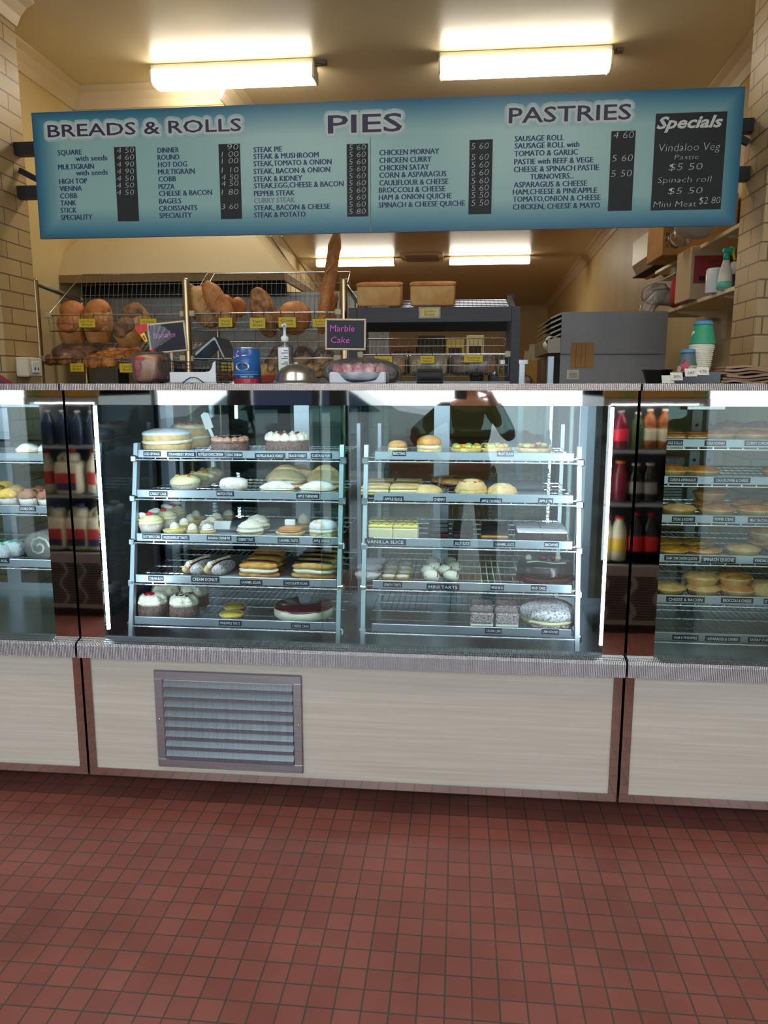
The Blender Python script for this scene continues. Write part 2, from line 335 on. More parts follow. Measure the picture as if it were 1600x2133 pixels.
for blk in MENU.split('\n'):
    tx=MB()
    for ln in blk.split('|'):
        a,bq,yy,t=ln.split(',',3); a,bq,yy=float(a),float(bq),float(yy); fd=t[0]=='*'; t=t.lstrip('*')
        for sh_ in (0,.0028): tx.text(t,X(a,yy,SY)+sh_,X(bq,yy,SY)+sh_,Z(a,yy,SY),10.5*SY/F,SY-.0008-sh_*.05,1 if fd else 0,off=0)
    part('menu_column',tx,[M_ink,M_fade],sg)
for t,a,bq,yy,h in (('BREADS & ROLLS',99,503,268,24),('PIES',683,838,258,34),('PASTRIES',1060,1315,238,28)):
    zc=Z((a+bq)/2,yy-2,SY); g=(bq-a)*.012
    hb=MB(); xa,xb=X(a,yy,SY),X(bq,yy,SY)
    for dy,rad,mi in ((.0005,.021,2),(.001,.011,1)):
        for k in range(12): an=k*.5236; hb.text(t,xa+rad*math.cos(an),xb+rad*math.cos(an),zc+rad*math.sin(an),h*SY/F,SY-dy-k*.00002,mi,off=.01)
    hb.text(t,xa,xb,zc,h*SY/F,SY-.0016,0,off=.012)
    part('heading',hb,[M_head,M_halo,M_halo2],sg,label='dark purple heading with a pale glow')
M_board=mat('chalk_panel_black',(20,21,23),.6,c2=(30,31,33),scale=6); M_chalk=mat('chalk',(214,216,210),.9)
def board(x0,x1,y0,y1,xr,lines):
    xa,xb=X(x0,(y0+y1)/2,SY),X(x1,(y0+y1)/2,SY); bb=MB().box(xa,xb,SY-.003,SY,Z((x0+x1)/2,y1,SY),Z((x0+x1)/2,y0,SY))
    for t,a,c,yy,h in lines: bb.text(t,X(a,yy,SY),X(c,yy,SY),Z((a+c)/2,yy,SY),h*SY/F,SY-.0036,1,off=-.022,shear=.12)
    part('price_panel',bb,[M_board,M_chalk],sg)
board(242,286,306,461,0,[(t,244,280,313+14.6*i,11) for i,t in enumerate(('4 50','4 60','4 90','4 90','4 50','4 50','4 50'))])
board(458,502,300,456,0,[(t,462 if t!='90' else 474,497,yy,11) for t,yy in (('90',306),('1 00',321),('1 00',335),('1 10',354),('4 50',369),('4 50',382),('1 80',400),('3 60',430))])
board(723,767,300,451,0,[(t,727,762,307+14.8*i,11) for i,t in enumerate(['5 60']*9+['5 80'])])
board(977,1025,291,446,0,[(t,982,1018,yy,12) for t,yy in (('5 60',304),('5 60',327),('5 60',343),('5 60',359),('5 60',376),('5 60',391),('5 50',406),('5 50',422))])
board(1270,1320,273,439,0,[('4 60',1278,1320,281,13),('5 60',1275,1318,329,13),('5 50',1273,1316,361,13)])
board(1361,1508,235,437,0,[('Vindaloo Veg',1373,1500,306,15),('Pastie',1405,1455,327,9),('$5 50',1393,1463,347,13),('Spinach roll',1370,1482,374,11),('$5 50',1391,1463,397,12),('Mini Meat',1361,1450,425,11),('$2 80',1456,1500,417,13)])
hb=MB().text('Specials',X(1368,258,SY),X(1506,252,SY),Z(1438,254,SY),21*SY/F,SY-.0036,0,off=.03,shear=.3); part('heading',hb,M_chalk,sg,label='pale slanted heading on the black panel')
for e,x0,x1,xs in ((-1,-2.34,sx0+.12,sx0+.06),(1,sx1-.12,1.361,sx1-.06)):
    br=MB()
    for yy in (314,404): z=Z(60,yy,4.05); br.box(x0,x1,4.0,4.06,z-.03,z+.03)
    br.tube([(x0+.01,4.03,Z(60,357,4.05)),(xs,4.03,Z(60,404,4.05))] if e<0 else [(x1-.01,4.03,Z(60,345,4.05)),(xs,4.03,Z(60,314,4.05))],.02,4)
    br.box(xs-.03,xs+.03,SY+.012,4.06,sz0+.1,sz1-.1); part('hanging_bracket',br,mat('bracket_black',(26,24,24),.5),sg)
# wall bits on the left pillar
z0,z1=Z(50,785,3.95),Z(50,745,3.95)
r=root('power_outlet','cream power outlet box on the side of the left brick pillar','power outlet',(-2.34,3.95,z0)); part('box',MB().cbox(-2.34,-2.27,3.86,4.0,z0,z1,.006),mat('outlet_cream',(226,216,190),.45),r)
part('socket',MB().cbox(-2.268,-2.262,3.89,3.97,z0+.02,z1-.02,.002).box(-2.262,-2.261,3.91,3.92,z0+.035,z0+.05,1).box(-2.262,-2.261,3.94,3.95,z0+.035,z0+.05,1),[M_white,M_dark],r)
# ================================================================ DISPLAY CASES
YF=2.2
RY=[2.50,2.475,2.45,2.425,2.40]
def case(name,label,x0,x1,ml,mr,grille=False,leds='w',panes=1):
    r=root('display_case',label,'display case',((x0+x1)/2,YF,0),'display cases in the counter')
    fl=.026
    part('wood_panel',MB().box(x0+fl,x1-fl,YF,YF+.02,.118,.50),M_wood,r,label='pale wood grain front panel')
    fr=MB().box(x0,x0+fl,YF-.004,YF+.03,.092,.50).box(x1-fl,x1,YF-.004,YF+.03,.092,.50).box(x0+fl,x1-fl,YF-.004,YF+.03,.092,.118); part('steel_surround',fr,M_mirror,r)
    part('carcass',MB().box(x0,x1,YF+.03,2.98,.09,.47),M_steel,r)
    part('kick_plate',MB().box(x0+.02,x1-.02,2.44,2.95,0,.09),M_void,r)
    bd=MB().prism([(2.168,.502),(2.168,.542),(2.174,.55),(2.2,.556),(2.23,.556),(2.23,.502)],x0,x1,'x'); part('bumper_band',bd,M_band,r,label='embossed steel bumper band')
    part('deck',MB().box(x0+.012,x1-.012,2.23,2.98,.47,.488),M_steelh,r)
    part('top_shelf',MB().box(x0,x1,2.19,2.98,1.335,1.35),M_steelh,r); part('top_edge',MB().box(x0,x1,2.178,2.19,1.332,1.351),M_band,r)
    xa,xb=(x0 if ml is None else ml),(x1 if mr is None else mr)
    if ml is not None: part('mirror_post',MB().box(x0,ml,YF,YF+.012,.556,1.332),M_mirror,r,label='polished mirror corner post')
    if mr is not None: part('mirror_post',MB().box(mr,x1,YF,YF+.012,.556,1.332),M_mirror,r,label='polished mirror corner post')
    part('mirror_fascia',MB().box(xa,xb,YF,YF+.012,1.289,1.332),M_mirror,r)
    if panes==2:
        xm=-.32
        part('glass_pane',MB().box(xa,xm,YF+.012,YF+.017,.556,1.292),M_glass,r); part('glass_pane',MB().box(xm-.09,xb,YF+.002,YF+.007,.556,1.289),M_glassr,r)
    else: part('glass_pane',MB().box(xa,xb,YF+.003,YF+.008,.556,1.292),M_glass,r)
    part('side_mirror',MB().box(x0+.003,x0+.012,YF+.02,2.98,.488,1.335),M_tint,r); part('side_mirror',MB().box(x1-.012,x1-.003,YF+.02,2.98,.488,1.335),M_tint,r)
    n=3 if x1-x0>1.6 else 2; w=(x1-x0-.024)/n
    for i in range(n):
        a=x0+.012+i*w; d=part('rear_door',MB().box(a,a+.03,2.955,2.975,.488,1.335).box(a+w-.03,a+w,2.955,2.975,.488,1.335).box(a+.03,a+w-.03,2.955,2.975,.488,.52).box(a+.03,a+w-.03,2.955,2.975,1.305,1.335),M_rail,r)
        part('pane',MB().box(a+.03,a+w-.03,2.962,2.967,.52,1.305),M_glassb,d,r)
    m=M_led if leds=='w' else M_ledw
    if ml is not None: part('light_strip',MB().box(ml-.008,ml+.004,2.222,2.23,.58,1.285),m,r)
    if mr is not None: part('light_strip',MB().box(mr-.004,mr+.008,2.222,2.23,.58,1.285),m,r)
    part('light_strip',MB().box(xa+.05,xb-.05,2.24,2.26,1.322,1.33),m,r)
    if grille:
        gx0,gz1=X(321,1394,YF),Z(321,1394,YF); gx1,gz0=X(633,1606,YF),Z(480,1602,YF); t=.03
        g=part('vent_grille',MB().cbox(gx0,gx1,YF-.009,YF,gz1-t,gz1,.003).cbox(gx0,gx1,YF-.009,YF,gz0,gz0+t,.003).cbox(gx0,gx0+t,YF-.009,YF,gz0+t-.003,gz1-t+.003,.003).cbox(gx1-t,gx1,YF-.009,YF,gz0+t-.003,gz1-t+.003,.003),mat('vent_frame_steel',(196,202,208),.36,1,c2=(178,184,190),scale=5,stretch=(1,1,40)),r,label='steel louvred vent grille')
        lv=MB(); n=8; hh=(gz1-gz0-2*t)/n
        for i in range(n):
            z=gz0+t+i*hh; lv.prism([(YF-.013,z+hh*.02),(YF-.013,z+hh*.3),(YF-.011,z+hh*.33),(YF+.004,z+hh*1.0),(YF+.008,z+hh*1.0),(YF+.002,z+hh*.02)],gx0+t,gx1-t,'x')
        part('louvre',lv,mat('louvre_steel',(150,158,164),.42,1,c2=(134,142,148),scale=5,stretch=(40,1,1)),g,r); zc=(gz0+gz1)/2
        [part('screw',MB().blob((x,YF-.01,zc),.004,.002,.004),M_chrome,g,r) for x in (gx0+.012,gx1-.012)]
    return r
CL=case('l','left display case with muffins and iced cakes',-2.55,-1.192,None,-1.268)
CC=case('c','middle display case full of cakes with vent grille below',-1.184,.493,-1.105,.43,True,'w',2)
CR=case('r','right display case full of savoury pies',.501,2.1,.578,None,False,'warm')
SH={}
def shelf(key,label,xa,xb,Y,zt,tags,h=.027,y1=2.93,caps=(True,True),rw=(.0,.0)):
    SH[key]=(Y,zt-.012)
    r=root('wire_shelf',label,'wire shelf',((xa+xb)/2,Y,zt),'wire shelves in the display cases')
    g=MB(); z=zt-.016; n=int((xb-xa)/.021)
    for i in range(n+1):
        x=xa+(xb-xa)*i/n; g.tube([(x,Y+.003,z),(x,y1,z)],.0017,4)
    for y in [Y+.004+(y1-Y-.008)*j/5 for j in range(6)]: g.tube([(xa,y,z-.004),(xb,y,z-.004)],.0026,4)
    g.tube([(xa-.005,Y-.003,zt-.034),(xb+.005,Y-.003,zt-.034)],.0032,6)
    for i in range(int((xb-xa)/.045)): x=xa+.02+i*.045; g.box(x-.002,x+.002,Y-.003,Y,zt-.034,zt-h)
    part('wire_grid',g,M_chrome,r)
    pr=part('price_rail',MB().cbox(xa+rw[0],xb-rw[1],Y-.004,Y+.002,zt-h,zt,.0015),M_rail,r)
    for t,a,c,yy in tags:
        x0,x1=X(a,yy,Y),X(c,yy,Y); zc=Z((a+c)/2,yy,Y); hh=.0085 if not t.isupper() or len(t)<24 else .0085
        big=t in('VANILLA SLICE','MINI TARTS','CREAM DONUT','SPINACH QUICHE'); hh=.0105 if big else .0088
        m=MB().box(x0,x1,Y-.0056,Y-.004,zc-hh,zc+hh); m.text(t,x0+(x1-x0)*.06,x1-(x1-x0)*.06,zc,hh*1.05,Y-.0059,1,off=.01)
        part('price_label',m,[M_navy,M_white],pr,r)
    for k,x in ((0,xa-.012),(1,xb+.012)):
        if caps[k]: part('end_cap',MB().cbox(x-.012,x+.012,Y-.008,Y+.02,zt-.043,zt-.019,.004),M_chrome,r)
LB=(-1.1,-.4); RB=(-.3,.378)
NUM=['top','second','third','fourth','lowest']
LT=[[('ICED SPONGE',300,336,945),('STRAWBERRY SPONGE',349,409,946),('NUTELLA CHOC DREAM',411,469,946),('CHOC DREAM',471,506,947),('NUTELLA BLACK FOREST',532,595,949),('BLACK FOREST',602,640,949),('CUSTARD PUFF',648,692,949)],
[('CARROT CAKE',312,350,1028),('MATCH STICK',452,488,1028),('APPLE TURNOVER',618,666,1033)],
[('BUTTERFLY CAK',298,337,1117),('PASSIONFRUIT TARTS',339,395,1119),('BANANA CREAM PIE',432,483,1120),('CHERRY TART',494,531,1123),('CARAMEL TARTS',579,624,1125),('APPLE SPONGE',652,690,1126)],
[('CREAM BUN',310,342,1204),('CREAM DONUT',399,458,1206),('CARAMEL ECLAIR',501,547,1212),('CHOCOLATE ECLAIR',591,645,1214)],
[('PINEAPPLE TARTS',457,504,1297),('CHEESE CAKE',607,646,1303)]]
LZ=[1.129,.995,.848,.709,.568]
RT=[[('BEESTING',818,846,944),('FRUIT FLAN',1035,1070,945)],[('APPLE SLICE',799,841,1039),('CHERRY',902,929,1040),('APPLE CRUMBLE',1000,1046,1043),('APPLE PIE',1121,1152,1043)],
[('VANILLA SLICE',760,846,1128),('JELLY SLICE',945,980,1131),('CARAMEL SLICE',1028,1073,1133),('BROWNIE',1134,1164,1134)],
[('LEMON TARTS',798,838,1217),('MINI TARTS',889,957,1222),('MINI MUD',1022,1050,1223),('MUD CAKE',1106,1138,1224)],
[('CREAM LEMI',1010,1045,1313),('LEMI ROUND',1128,1164,1315)]]
WL=['with the white iced sponge','with the apple turnovers','with the butterfly cakes and tarts','with the cream donuts and eclairs','with the cheesecake']
WRT=['with the cream buns and fruit flans','with the apple slices','with the vanilla slices and brownies','with the lemon tarts and mud cake','with the dusted round cake']
for i in range(5):
    shelf('L%d'%(i+1),'%s wire shelf of the left bay %s'%(NUM[i],WL[i]),*LB,RY[i],LZ[i],LT[i],rw=(.005,.0))
    shelf('R%d'%(i+1),'%s wire shelf of the right bay %s'%(NUM[i],WRT[i]),*RB,RY[i],LZ[i]+.001,RT[i],rw=(.02,.01))
for xs,lab in ((-1.108,'a'),(-.392,'b'),(-.31,'c'),(.387,'d')):
    b=MB(); b.prism([(2.51,1.15),(2.535,1.15),(2.405,.488),(2.38,.488)],xs-.007,xs+.007,'x'); part('shelf_upright',b,M_rail,CC)
    b=MB().box(xs-.007,xs+.007,2.93,2.95,.488,1.2); part('shelf_upright',b,M_rail,CC)
PZ=[]
PT=[[('AGE ROLLS',1388,1422,922),('TUNA MORNAY',1467,1512,923),('CURRY CHICKEN',1550,1612,923)],[('CORN & ASPARAGUS',1391,1452,999),('CAULIFLOWER & CHEESE',1486,1562,1000)],
[('STEAK & KIDNEY',1399,1447,1081),('PEPPER STEAK',1485,1530,1081),('MEAT BACON & CHEESE',1557,1625,1083)],[('HAM TOM ONION QUICHE',1383,1456,1162),('SPINACH QUICHE',1460,1532,1165),('VINDALOO',1568,1610,1167)],
[('CHEESE & BACON',1387,1467,1248),('BROCCOLI & CHEESE',1501,1568,1250),('STEAK',1590,1625,1252)],[('HAM & PINEAPPLE',1400,1454,1327),('ASPARAGUS & CHEESE',1468,1541,1330),('SATAY CHICKEN',1557,1622,1332)]]
PY=[2.5,2.485,2.465,2.445,2.425,2.40]; PYX=[914,991,1072,1155,1240,1318]
PW=['with the tuna mornay label','with the corn and cauliflower pies','with the steak pies','with the spinach quiche','with the cheese and bacon pies','standing empty']
for i in range(6):
    zt=Z(1440,PYX[i],PY[i]); xa=X(1392,PYX[i],2.46)
    shelf('P%d'%(i+1),'%s wire shelf of the pie case %s'%(['top','second','third','fourth','fifth','lowest'][i],PW[i]),.60,2.05,PY[i],zt,PT[i],caps=(False,True))
b=MB()
for x in (X(1458,870,2.9),X(1488,870,2.9)): part('shelf_upright',MB().box(x-.018,x+.018,2.93,2.95,.488,1.30).blob((x,2.93,1.2),.006,.003,.006,1,8,6).blob((x,2.93,1.07),.006,.003,.006,1,8,6),[mat('pale_upright',(196,208,212),.4),M_dark],CR)
x=X(1473,870,2.9); part('upright_bracket',MB().cbox(x-.07,x+.07,2.915,2.935,1.255,1.31,.003),M_steelh,CR)
LTG=[[],[('DOUBLE CHOC',42,76,1059)],[('CHOC ROLL',-18,21,1167)]]
LLY=[2.5,2.46,2.42]; LLP=[944,1053,1165]
for i in range(3):
    zt=Z(60,LLP[i],LLY[i]); shelf('M%d'%(i+1),['upper wire shelf of the left case with pale pastries','middle wire shelf of the left case with muffins','lower wire shelf of the left case with a chocolate roll'][i],-2.5,-1.275,LLY[i],zt,LTG[i],caps=(False,False))
part('glass_shelf',MB().box(-2.53,-1.22,2.52,2.95,Z(60,910,2.7)-.004,Z(60,910,2.7)+.004),M_glassb,CL)
part('cross_bar',MB().box(-2.53,-1.22,2.9,2.93,1.26,1.29),M_rail,CL)
# ================================================================ CAKES AND PASTRIES
mat('icing',(240,240,246),.55,c2=(226,226,236),scale=60,bump=.1); mat('sponge',(232,196,136),.8,c2=(214,170,106),scale=60,bump=.4); mat('cream',(246,238,214),.5,bump=.15,scale=90)
mat('butter_cream',(240,228,180),.5,bump=.2,scale=80); mat('choc_flake',(96,66,58),.7,c2=(148,116,106),scale=190,bump=.9); mat('choc',(40,22,18),.22,bump=.1,scale=60); mat('choc_sponge',(70,38,30),.85,c2=(52,27,22),scale=120,bump=.5)
mat('mocha_cream',(200,150,126),.55,bump=.2,scale=80); mat('pastry',(226,178,104),.6,c2=(186,118,54),scale=22,bump=.4,bscale=90); mat('pale_pastry',(238,212,158),.65,c2=(222,178,110),scale=24,bump=.35,bscale=90)
mat('golden_pastry',(230,172,82),.5,c2=(190,112,40),scale=26,bump=.5,bscale=80); mat('brown_pastry',(196,122,60),.5,c2=(140,76,34),scale=24,bump=.5,bscale=90); mat('dusted',(244,238,236),.8,c2=(222,184,140),scale=34,bump=.3,lo=.5,hi=.72)
mat('dusted_brown',(236,232,234),.8,c2=(120,84,76),scale=150,bump=.5,lo=.46,hi=.7); mat('custard',(244,218,90),.35); mat('yellow_icing',(246,226,96),.3); mat('lemon',(226,206,60),.25,coat=.4); mat('jam',(150,14,34),.15,coat=.5); mat('berry_glaze',(92,6,26),.06,coat=1)
mat('cherry',(150,20,40),.2,coat=.5); mat('strawberry',(206,36,52),.3,coat=.3); mat('paper_case',(222,206,198),.8); mat('coconut',(240,242,246),.9,c2=(214,220,226),scale=200,bump=1); mat('lamington',(150,104,104),.9,c2=(236,226,224),scale=170,bump=.9)
mat('brown_glaze',(96,48,24),.25,c2=(140,78,40),scale=40); mat('caramel',(206,146,84),.35,bump=.1,scale=40); mat('mandarin',(244,164,40),.2,coat=.5); mat('kiwi',(206,204,110),.25,coat=.4); mat('blueberry',(38,40,66),.35); mat('muffin_yellow',(238,196,100),.75,c2=(214,150,56),scale=25,bump=.5,bscale=80); mat('muffin_choc',(166,110,80),.8,c2=(130,80,56),scale=25,bump=.6,bscale=80)
mat('cheese_filling',(240,190,64),.45,c2=(214,130,38),scale=40,bump=.5); mat('spinach',(70,96,40),.6,bump=.6,scale=60); mat('seeded',(206,168,104),.7,c2=(236,212,160),scale=240,bump=.7); mat('green_icing',(60,170,120),.5); mat('white_plastic',(236,238,240),.35); mat('bread_crumb',(238,220,180),.8,c2=(226,200,150),scale=60,bump=.5)
def wob(amp,k,ph=0): return lambda r,z,a,i: (r*(1+amp*math.cos(k*a+ph)),z)
def rnd(amp,fq,sd=0): return lambda r,z,a,i:(r*(1+amp*noise.noise(Vector((math.cos(a)*fq,math.sin(a)*fq,z*60+sd)))),z+(amp*.25*r*noise.noise(Vector((math.cos(a)*r*90+sd,math.sin(a)*r*90,3))) if z>0 else 0))
def swirl(b,c,r,h,m=0,turns=2.6,k=7):
    prof=[(r*.86,0),(r,h*.12)]+[(r*math.sqrt(max(.004,1-t**2.4))*(1+.07*math.sin(t*turns*6.28)),h*(.12+.8*t)) for t in [j/10 for j in range(1,10)]]+[(r*.13,h*.95),(.001,h)]
    b.lathe(prof,c,18,m,fn=lambda rr,z,a,i:(rr*(1+.09*math.cos(k*a+z/h*9)),z))
def rosettes(b,n,R0,r,z,h,m=0,c=(0,0)):
    for j in range(n):
        a=6.283*j/n; swirl(b,(c[0]+R0*math.cos(a),c[1]+R0*math.sin(a),z),r,h,m,2,6)
def cake(layers,piped=None,tops=(),sx=1.,sy=1.):   # layers: (part, material, ((radius,z)..), kind)
    out=[]
    for nm,mt,prof,kd in layers:
        b=MB(); fn={'r':rnd(.05,3),'R':rnd(.1,5,2),'w':wob(.02,9),'p':wob(.035,30),'s':None,'c':wob(.05,13)}[kd]
        b.lathe(prof,(0,0,0),40 if kd!='p' else 60,0,sx,sy,fn); out.append((nm,b.mesh(nm,_M[mt])))
    if piped:
        for n,R0,r,z,h,mt in piped:
            b=MB(); rosettes(b,n,R0,r,z,h) if n>1 else swirl(b,(0,R0,z),r,h); out.append(('piped_cream',b.mesh('piped_cream',_M[mt])))
    for nm,mt,pts in tops:
        b=MB()
        for k,(x,y,z,rx,ry,rz) in enumerate(pts): b.blob((x,y,z),rx,ry,rz,0,10,7,.15,60,seed=k)
        out.append((nm,b.mesh(nm,_M[mt])))
    return out
def dome(r,z0,z1,rim=.0): return tuple((r*math.cos(t*1.5708/7)+.0005,z0+(z1-z0)*math.sin(t*1.5708/7)) for t in range(8))
def puck(r,z0,z1,bv=.004): return ((r*.6,z0),(r-bv,z0),(r,z0+bv),(r,z1-bv),(r-bv,z1),(r*.6,z1),(.001,z1))
def case_cup(r,h): return ((r*.5,0),(r*.74,0),(r,h),(r*.9,h),(.001,h*.9))
def tart(r,h,fill,sw=None,swr=.6,swh=.02,shell='pale_pastry',sx=1.):
    L=(('shell',shell,((r*.5,0),(r*.8,0),(r,h*.85),(r*.98,h),(r*.88,h),(r*.86,h*.8),(.001,h*.8)),'c'),('filling',fill,((r*.87,h*.78),(r*.82,h*.95),(r*.4,h*1.12),(.001,h*1.15)),'r'))
    return cake(L,((1,0,r*swr,h*.98,swh,sw),) if sw else None,(),sx)
def pie(r,h,top='golden_pastry',side='pale_pastry',fill=None,seed=0,dm=.35):
    a=MB().lathe(((r*.5,0),(r*.78,0),(r*.93,h*.62),(r,h*.7),(r*1.01,h*.8),(r*.94,h*.84),(.001,h*.84)),(0,0,0),36,0,fn=lambda q,z,t,i:(q*(1+.03*math.cos(17*t)*(z>h*.6)+.03*noise.noise(Vector((math.cos(t)*2,math.sin(t)*2,seed)))),z))
    out=[('crust',a.mesh('crust',_M[side]))]
    b=MB().lathe(((r*.97,h*.78),(r*.95,h*.88),(r*.8,h*(.95+dm*.25)),(r*.55,h*(1+dm*.5)),(r*.3,h*(1+dm*.7)),(.001,h*(1+dm*.75))),(0,0,0),36,0,fn=lambda q,z,t,i:(q*(1+.04*noise.noise(Vector((math.cos(t)*2,math.sin(t)*2,seed+3)))),z+.16*h*noise.noise(Vector((math.cos(t)*q*60,math.sin(t)*q*60,seed+9)))))
    out.append(('lid' if not fill else 'filling',b.mesh('lid',_M[fill or top]))); return out
def quiche(r,h,green=False):
    o=pie(r,h,fill='cheese_filling',seed=4)
    if green:
        b=MB(); q=random.Random(3)
        for k in range(16): a,d=q.random()*6.28,q.random()*r*.7; b.blob((d*math.cos(a),d*math.sin(a),h*1.08),.009,.006,.004,0,8,6,.3,60,seed=k)
        o.append(('spinach_leaves',b.mesh('spinach_leaves',_M['spinach'])))
    return o
def bun(r,h,cr='cream',top='golden_pastry',dust=False):
    L=[('bun_base','pale_pastry',((r*.6,0),(r*.92,0),(r*.98,h*.12),(r*.97,h*.28),(.001,h*.28)),'r'),('cream_filling',cr,((r*.9,h*.26),(r*1.01,h*.32),(r*1.02,h*.45),(r*.93,h*.52),(.001,h*.52)),'R'),
       ('bun_top','dusted' if dust else top,((r*.96,h*.5),(r*1.0,h*.58),(r*.93,h*.76),(r*.7,h*.92),(r*.35,h),(.001,h*1.02)),'r')]
    return cake(tuple(L))
def muffin(r,h,mt):
    return cake((('paper_case','paper_case',((r*.6,0),(r*.74,0),(r*.94,h*.5),(.001,h*.5)),'p'),('muffin_top',mt,((r*.9,h*.48),(r*1.04,h*.56),(r*1.0,h*.7),(r*.72,h*.9),(r*.3,h),(.001,h)),'R')),None,(('choc_chips','choc',tuple((r*.6*math.cos(k*2.1),r*.6*math.sin(k*2.1),h*.93,.005,.005,.004) for k in range(6))),) if mt=='muffin_choc' else ())
def cupcake(r,h,jam=True):
    L=(('paper_case','paper_case',case_cup(r*.98,h*.5),'p'),)
    T=(('sponge_wing','choc_flake' if not jam else 'dusted',((-r*.7,-r*.1,h*.85,r*.45,r*.22,r*.28),(r*.1,r*.5,h*1.0,r*.5,r*.2,r*.2))),('jam_dollop','strawberry',((-r*.05,-r*.2,h*.93,r*.3,r*.25,r*.2),))) if jam else ()
    return cake(L,((1,0,r*1.02,h*.46,h*.48,'butter_cream'),),T)
def carrot(r,h):
    L=(('paper_case','paper_case',case_cup(r,h*.55),'p'),('cream_icing','butter_cream',((r*.9,h*.4),(r*1.05,h*.5),(r*1.0,h*.7),(r*.7,h*.9),(.001,h)),'R'))
    q=random.Random(5); return cake(L,None,(('walnut_bits','pastry',tuple(((q.random()-.5)*r,(q.random()-.5)*r,h*.97,.006,.005,.004) for k in range(9))),))
def turnover(w,d,h,fr=True):
    g=lambda p:(p.x,p.y,p.z*(1-.55*(abs(p.x)/(w/2))**2.2))
    out=[('pastry_base',MB().blob((0,0,h*.16),w/2,d/2,h*.17,0,24,10,.08,40,e2=.8).mesh('pastry_base',_M['pale_pastry'])),('cream_filling',MB().blob((0,-d*.06,h*.34),w*.47,d*.47,h*.14,0,24,8,.16,70,e2=.8).mesh('cream_filling',_M['cream'])),
     ('pastry_top',MB().blob((0,0,h*.42),w/2,d/2,h*.58,0,28,12,.07,45,flat=-h*.04,e2=.85,fn=g,seed=2).mesh('pastry_top',_M['dusted' if fr else 'pale_pastry']))]
    return out
def eclair(w,d,h,coat='choc',body='pastry'):
    z=h*.3
    return [('pastry_base',MB().blob((0,0,z*.6),w/2,d/2,z*.62,0,26,10,.09,50,e=.8,e2=.7).mesh('pastry_base',_M[body])),('cream_filling',MB().blob((0,-d*.05,h*.44),w*.47,d*.47,h*.19,0,30,8,.22,80,e2=.7).mesh('cream_filling',_M['cream'])),
      ('pastry_top',MB().blob((0,0,h*.68),w*.49,d*.48,h*.26,0,26,10,.1,50,e2=.7,seed=3).mesh('pastry_top',_M[body])),('coating',MB().blob((0,d*.02,h*.9),w*.44,d*.26,h*.09,0,24,8,.12,60,e2=.7,seed=5).mesh('coating',_M[coat]))]
def donut(l,w,h):
    out=[]
    for s in (-1,1): out.append(('bun_half',MB().blob((s*w*.27,0,h*.47),w*.26,l/2,h*.48,0,16,14,.05,40,e2=.8).mesh('bun_half',_M['dusted_brown' if s>0 else 'pale_pastry'])))
    b=MB()
    for k in range(9): b.blob((-w*.04,-l*.42+l*.84*k/8,h*.84),w*.15,l*.075,h*.24,0,10,7,.1,80,seed=k)
    out.append(('piped_cream',b.mesh('piped_cream',_M['cream']))); out.append(('jam_line',MB().tube([(w*.1,-l*.47,h*.5),(w*.1,-l*.4,h*.84),(w*.1,0,h*.92),(w*.1,l*.4,h*.86)],w*.055,8).mesh('jam_line',_M['jam']))); return out
def block(w,d,layers,pattern=None):     # cut slice, layers bottom up (part,material,height)
    z=0;out=[]
    for nm,mt,h in layers:
        out.append((nm,MB().cbox(-w/2,w/2,-d/2,d/2,z,z+h,min(.004,h*.3)).mesh(nm,_M[mt]))); z+=h
    if pattern:
        b=MB()
        for k in range(3):
            x=-w/2+w*(k+.5)/3; b.tube([(x-w*.12,-d*.48,z),(x+w*.06,0,z),(x-w*.12,d*.48,z)],.0011,4)
        for k in range(2): b.tube([(-w*.49,-d*.25+k*d*.5,z),(w*.49,-d*.25+k*d*.5,z)],.0009,4)
        out.append(('chocolate_feathering',b.mesh('chocolate_feathering',_M['choc'])))
    return out
def flan(r,h,base='custard'):
    o=tart(r,h,base); q=random.Random(int(r*9999)); f={'mandarin':[], 'kiwi':[], 'blueberry':[]}
    for k in range(20):
        a,dd=q.random()*6.28,r*.78*math.sqrt(q.random()); mk=('mandarin','kiwi','kiwi','blueberry')[k%4]; s=.006 if mk=='blueberry' else .013
        f[mk].append((dd*math.cos(a),dd*math.sin(a),h*1.2+.004*q.random(),s,s*.8,s*.6))
    for mk,nm in (('mandarin','orange_slices'),('kiwi','pale_fruit'),('blueberry','dark_berries')):
        b=MB()
        for k,p in enumerate(f[mk]): b.blob(p[:3],*p[3:],0,9,7,.1,60,seed=k)
        o.append((nm,b.mesh(nm,_M[mk])))
    return o
def choux(r):
    b=MB()
    for k in range(5): b.tube([(-r*.7+k*r*.35,-r*.75,r*.75),(-r*.6+k*r*.35,0,r*1.5-abs(k-2)*r*.12),(-r*.8+k*r*.35,r*.7,r*.8)],r*.06,4)
    return [('choux_ball',MB().blob((0,0,r*.7),r,r,r*.8,0,14,10,.12,50,flat=-r*.7).mesh('choux_ball',_M['cream'])),('chocolate_drizzle',b.mesh('chocolate_drizzle',_M['choc']))]
def it(sh,px,dy,bd,args,nm,label,cat,group=None,rz=0,dz=0,yrow=None):
    Y,z=SH[sh]; y=Y+dy; py=yrow or {'1':935,'2':1018,'3':1105,'4':1195,'5':1285}[sh[1]] if sh[0] in'LR' else PYX[int(sh[1])-1] if sh[0]=='P' else LLP[int(sh[1])-1]
    return thing(nm,label,cat,bd,args,(X(px,py,y),y,z+dz),rz,group)
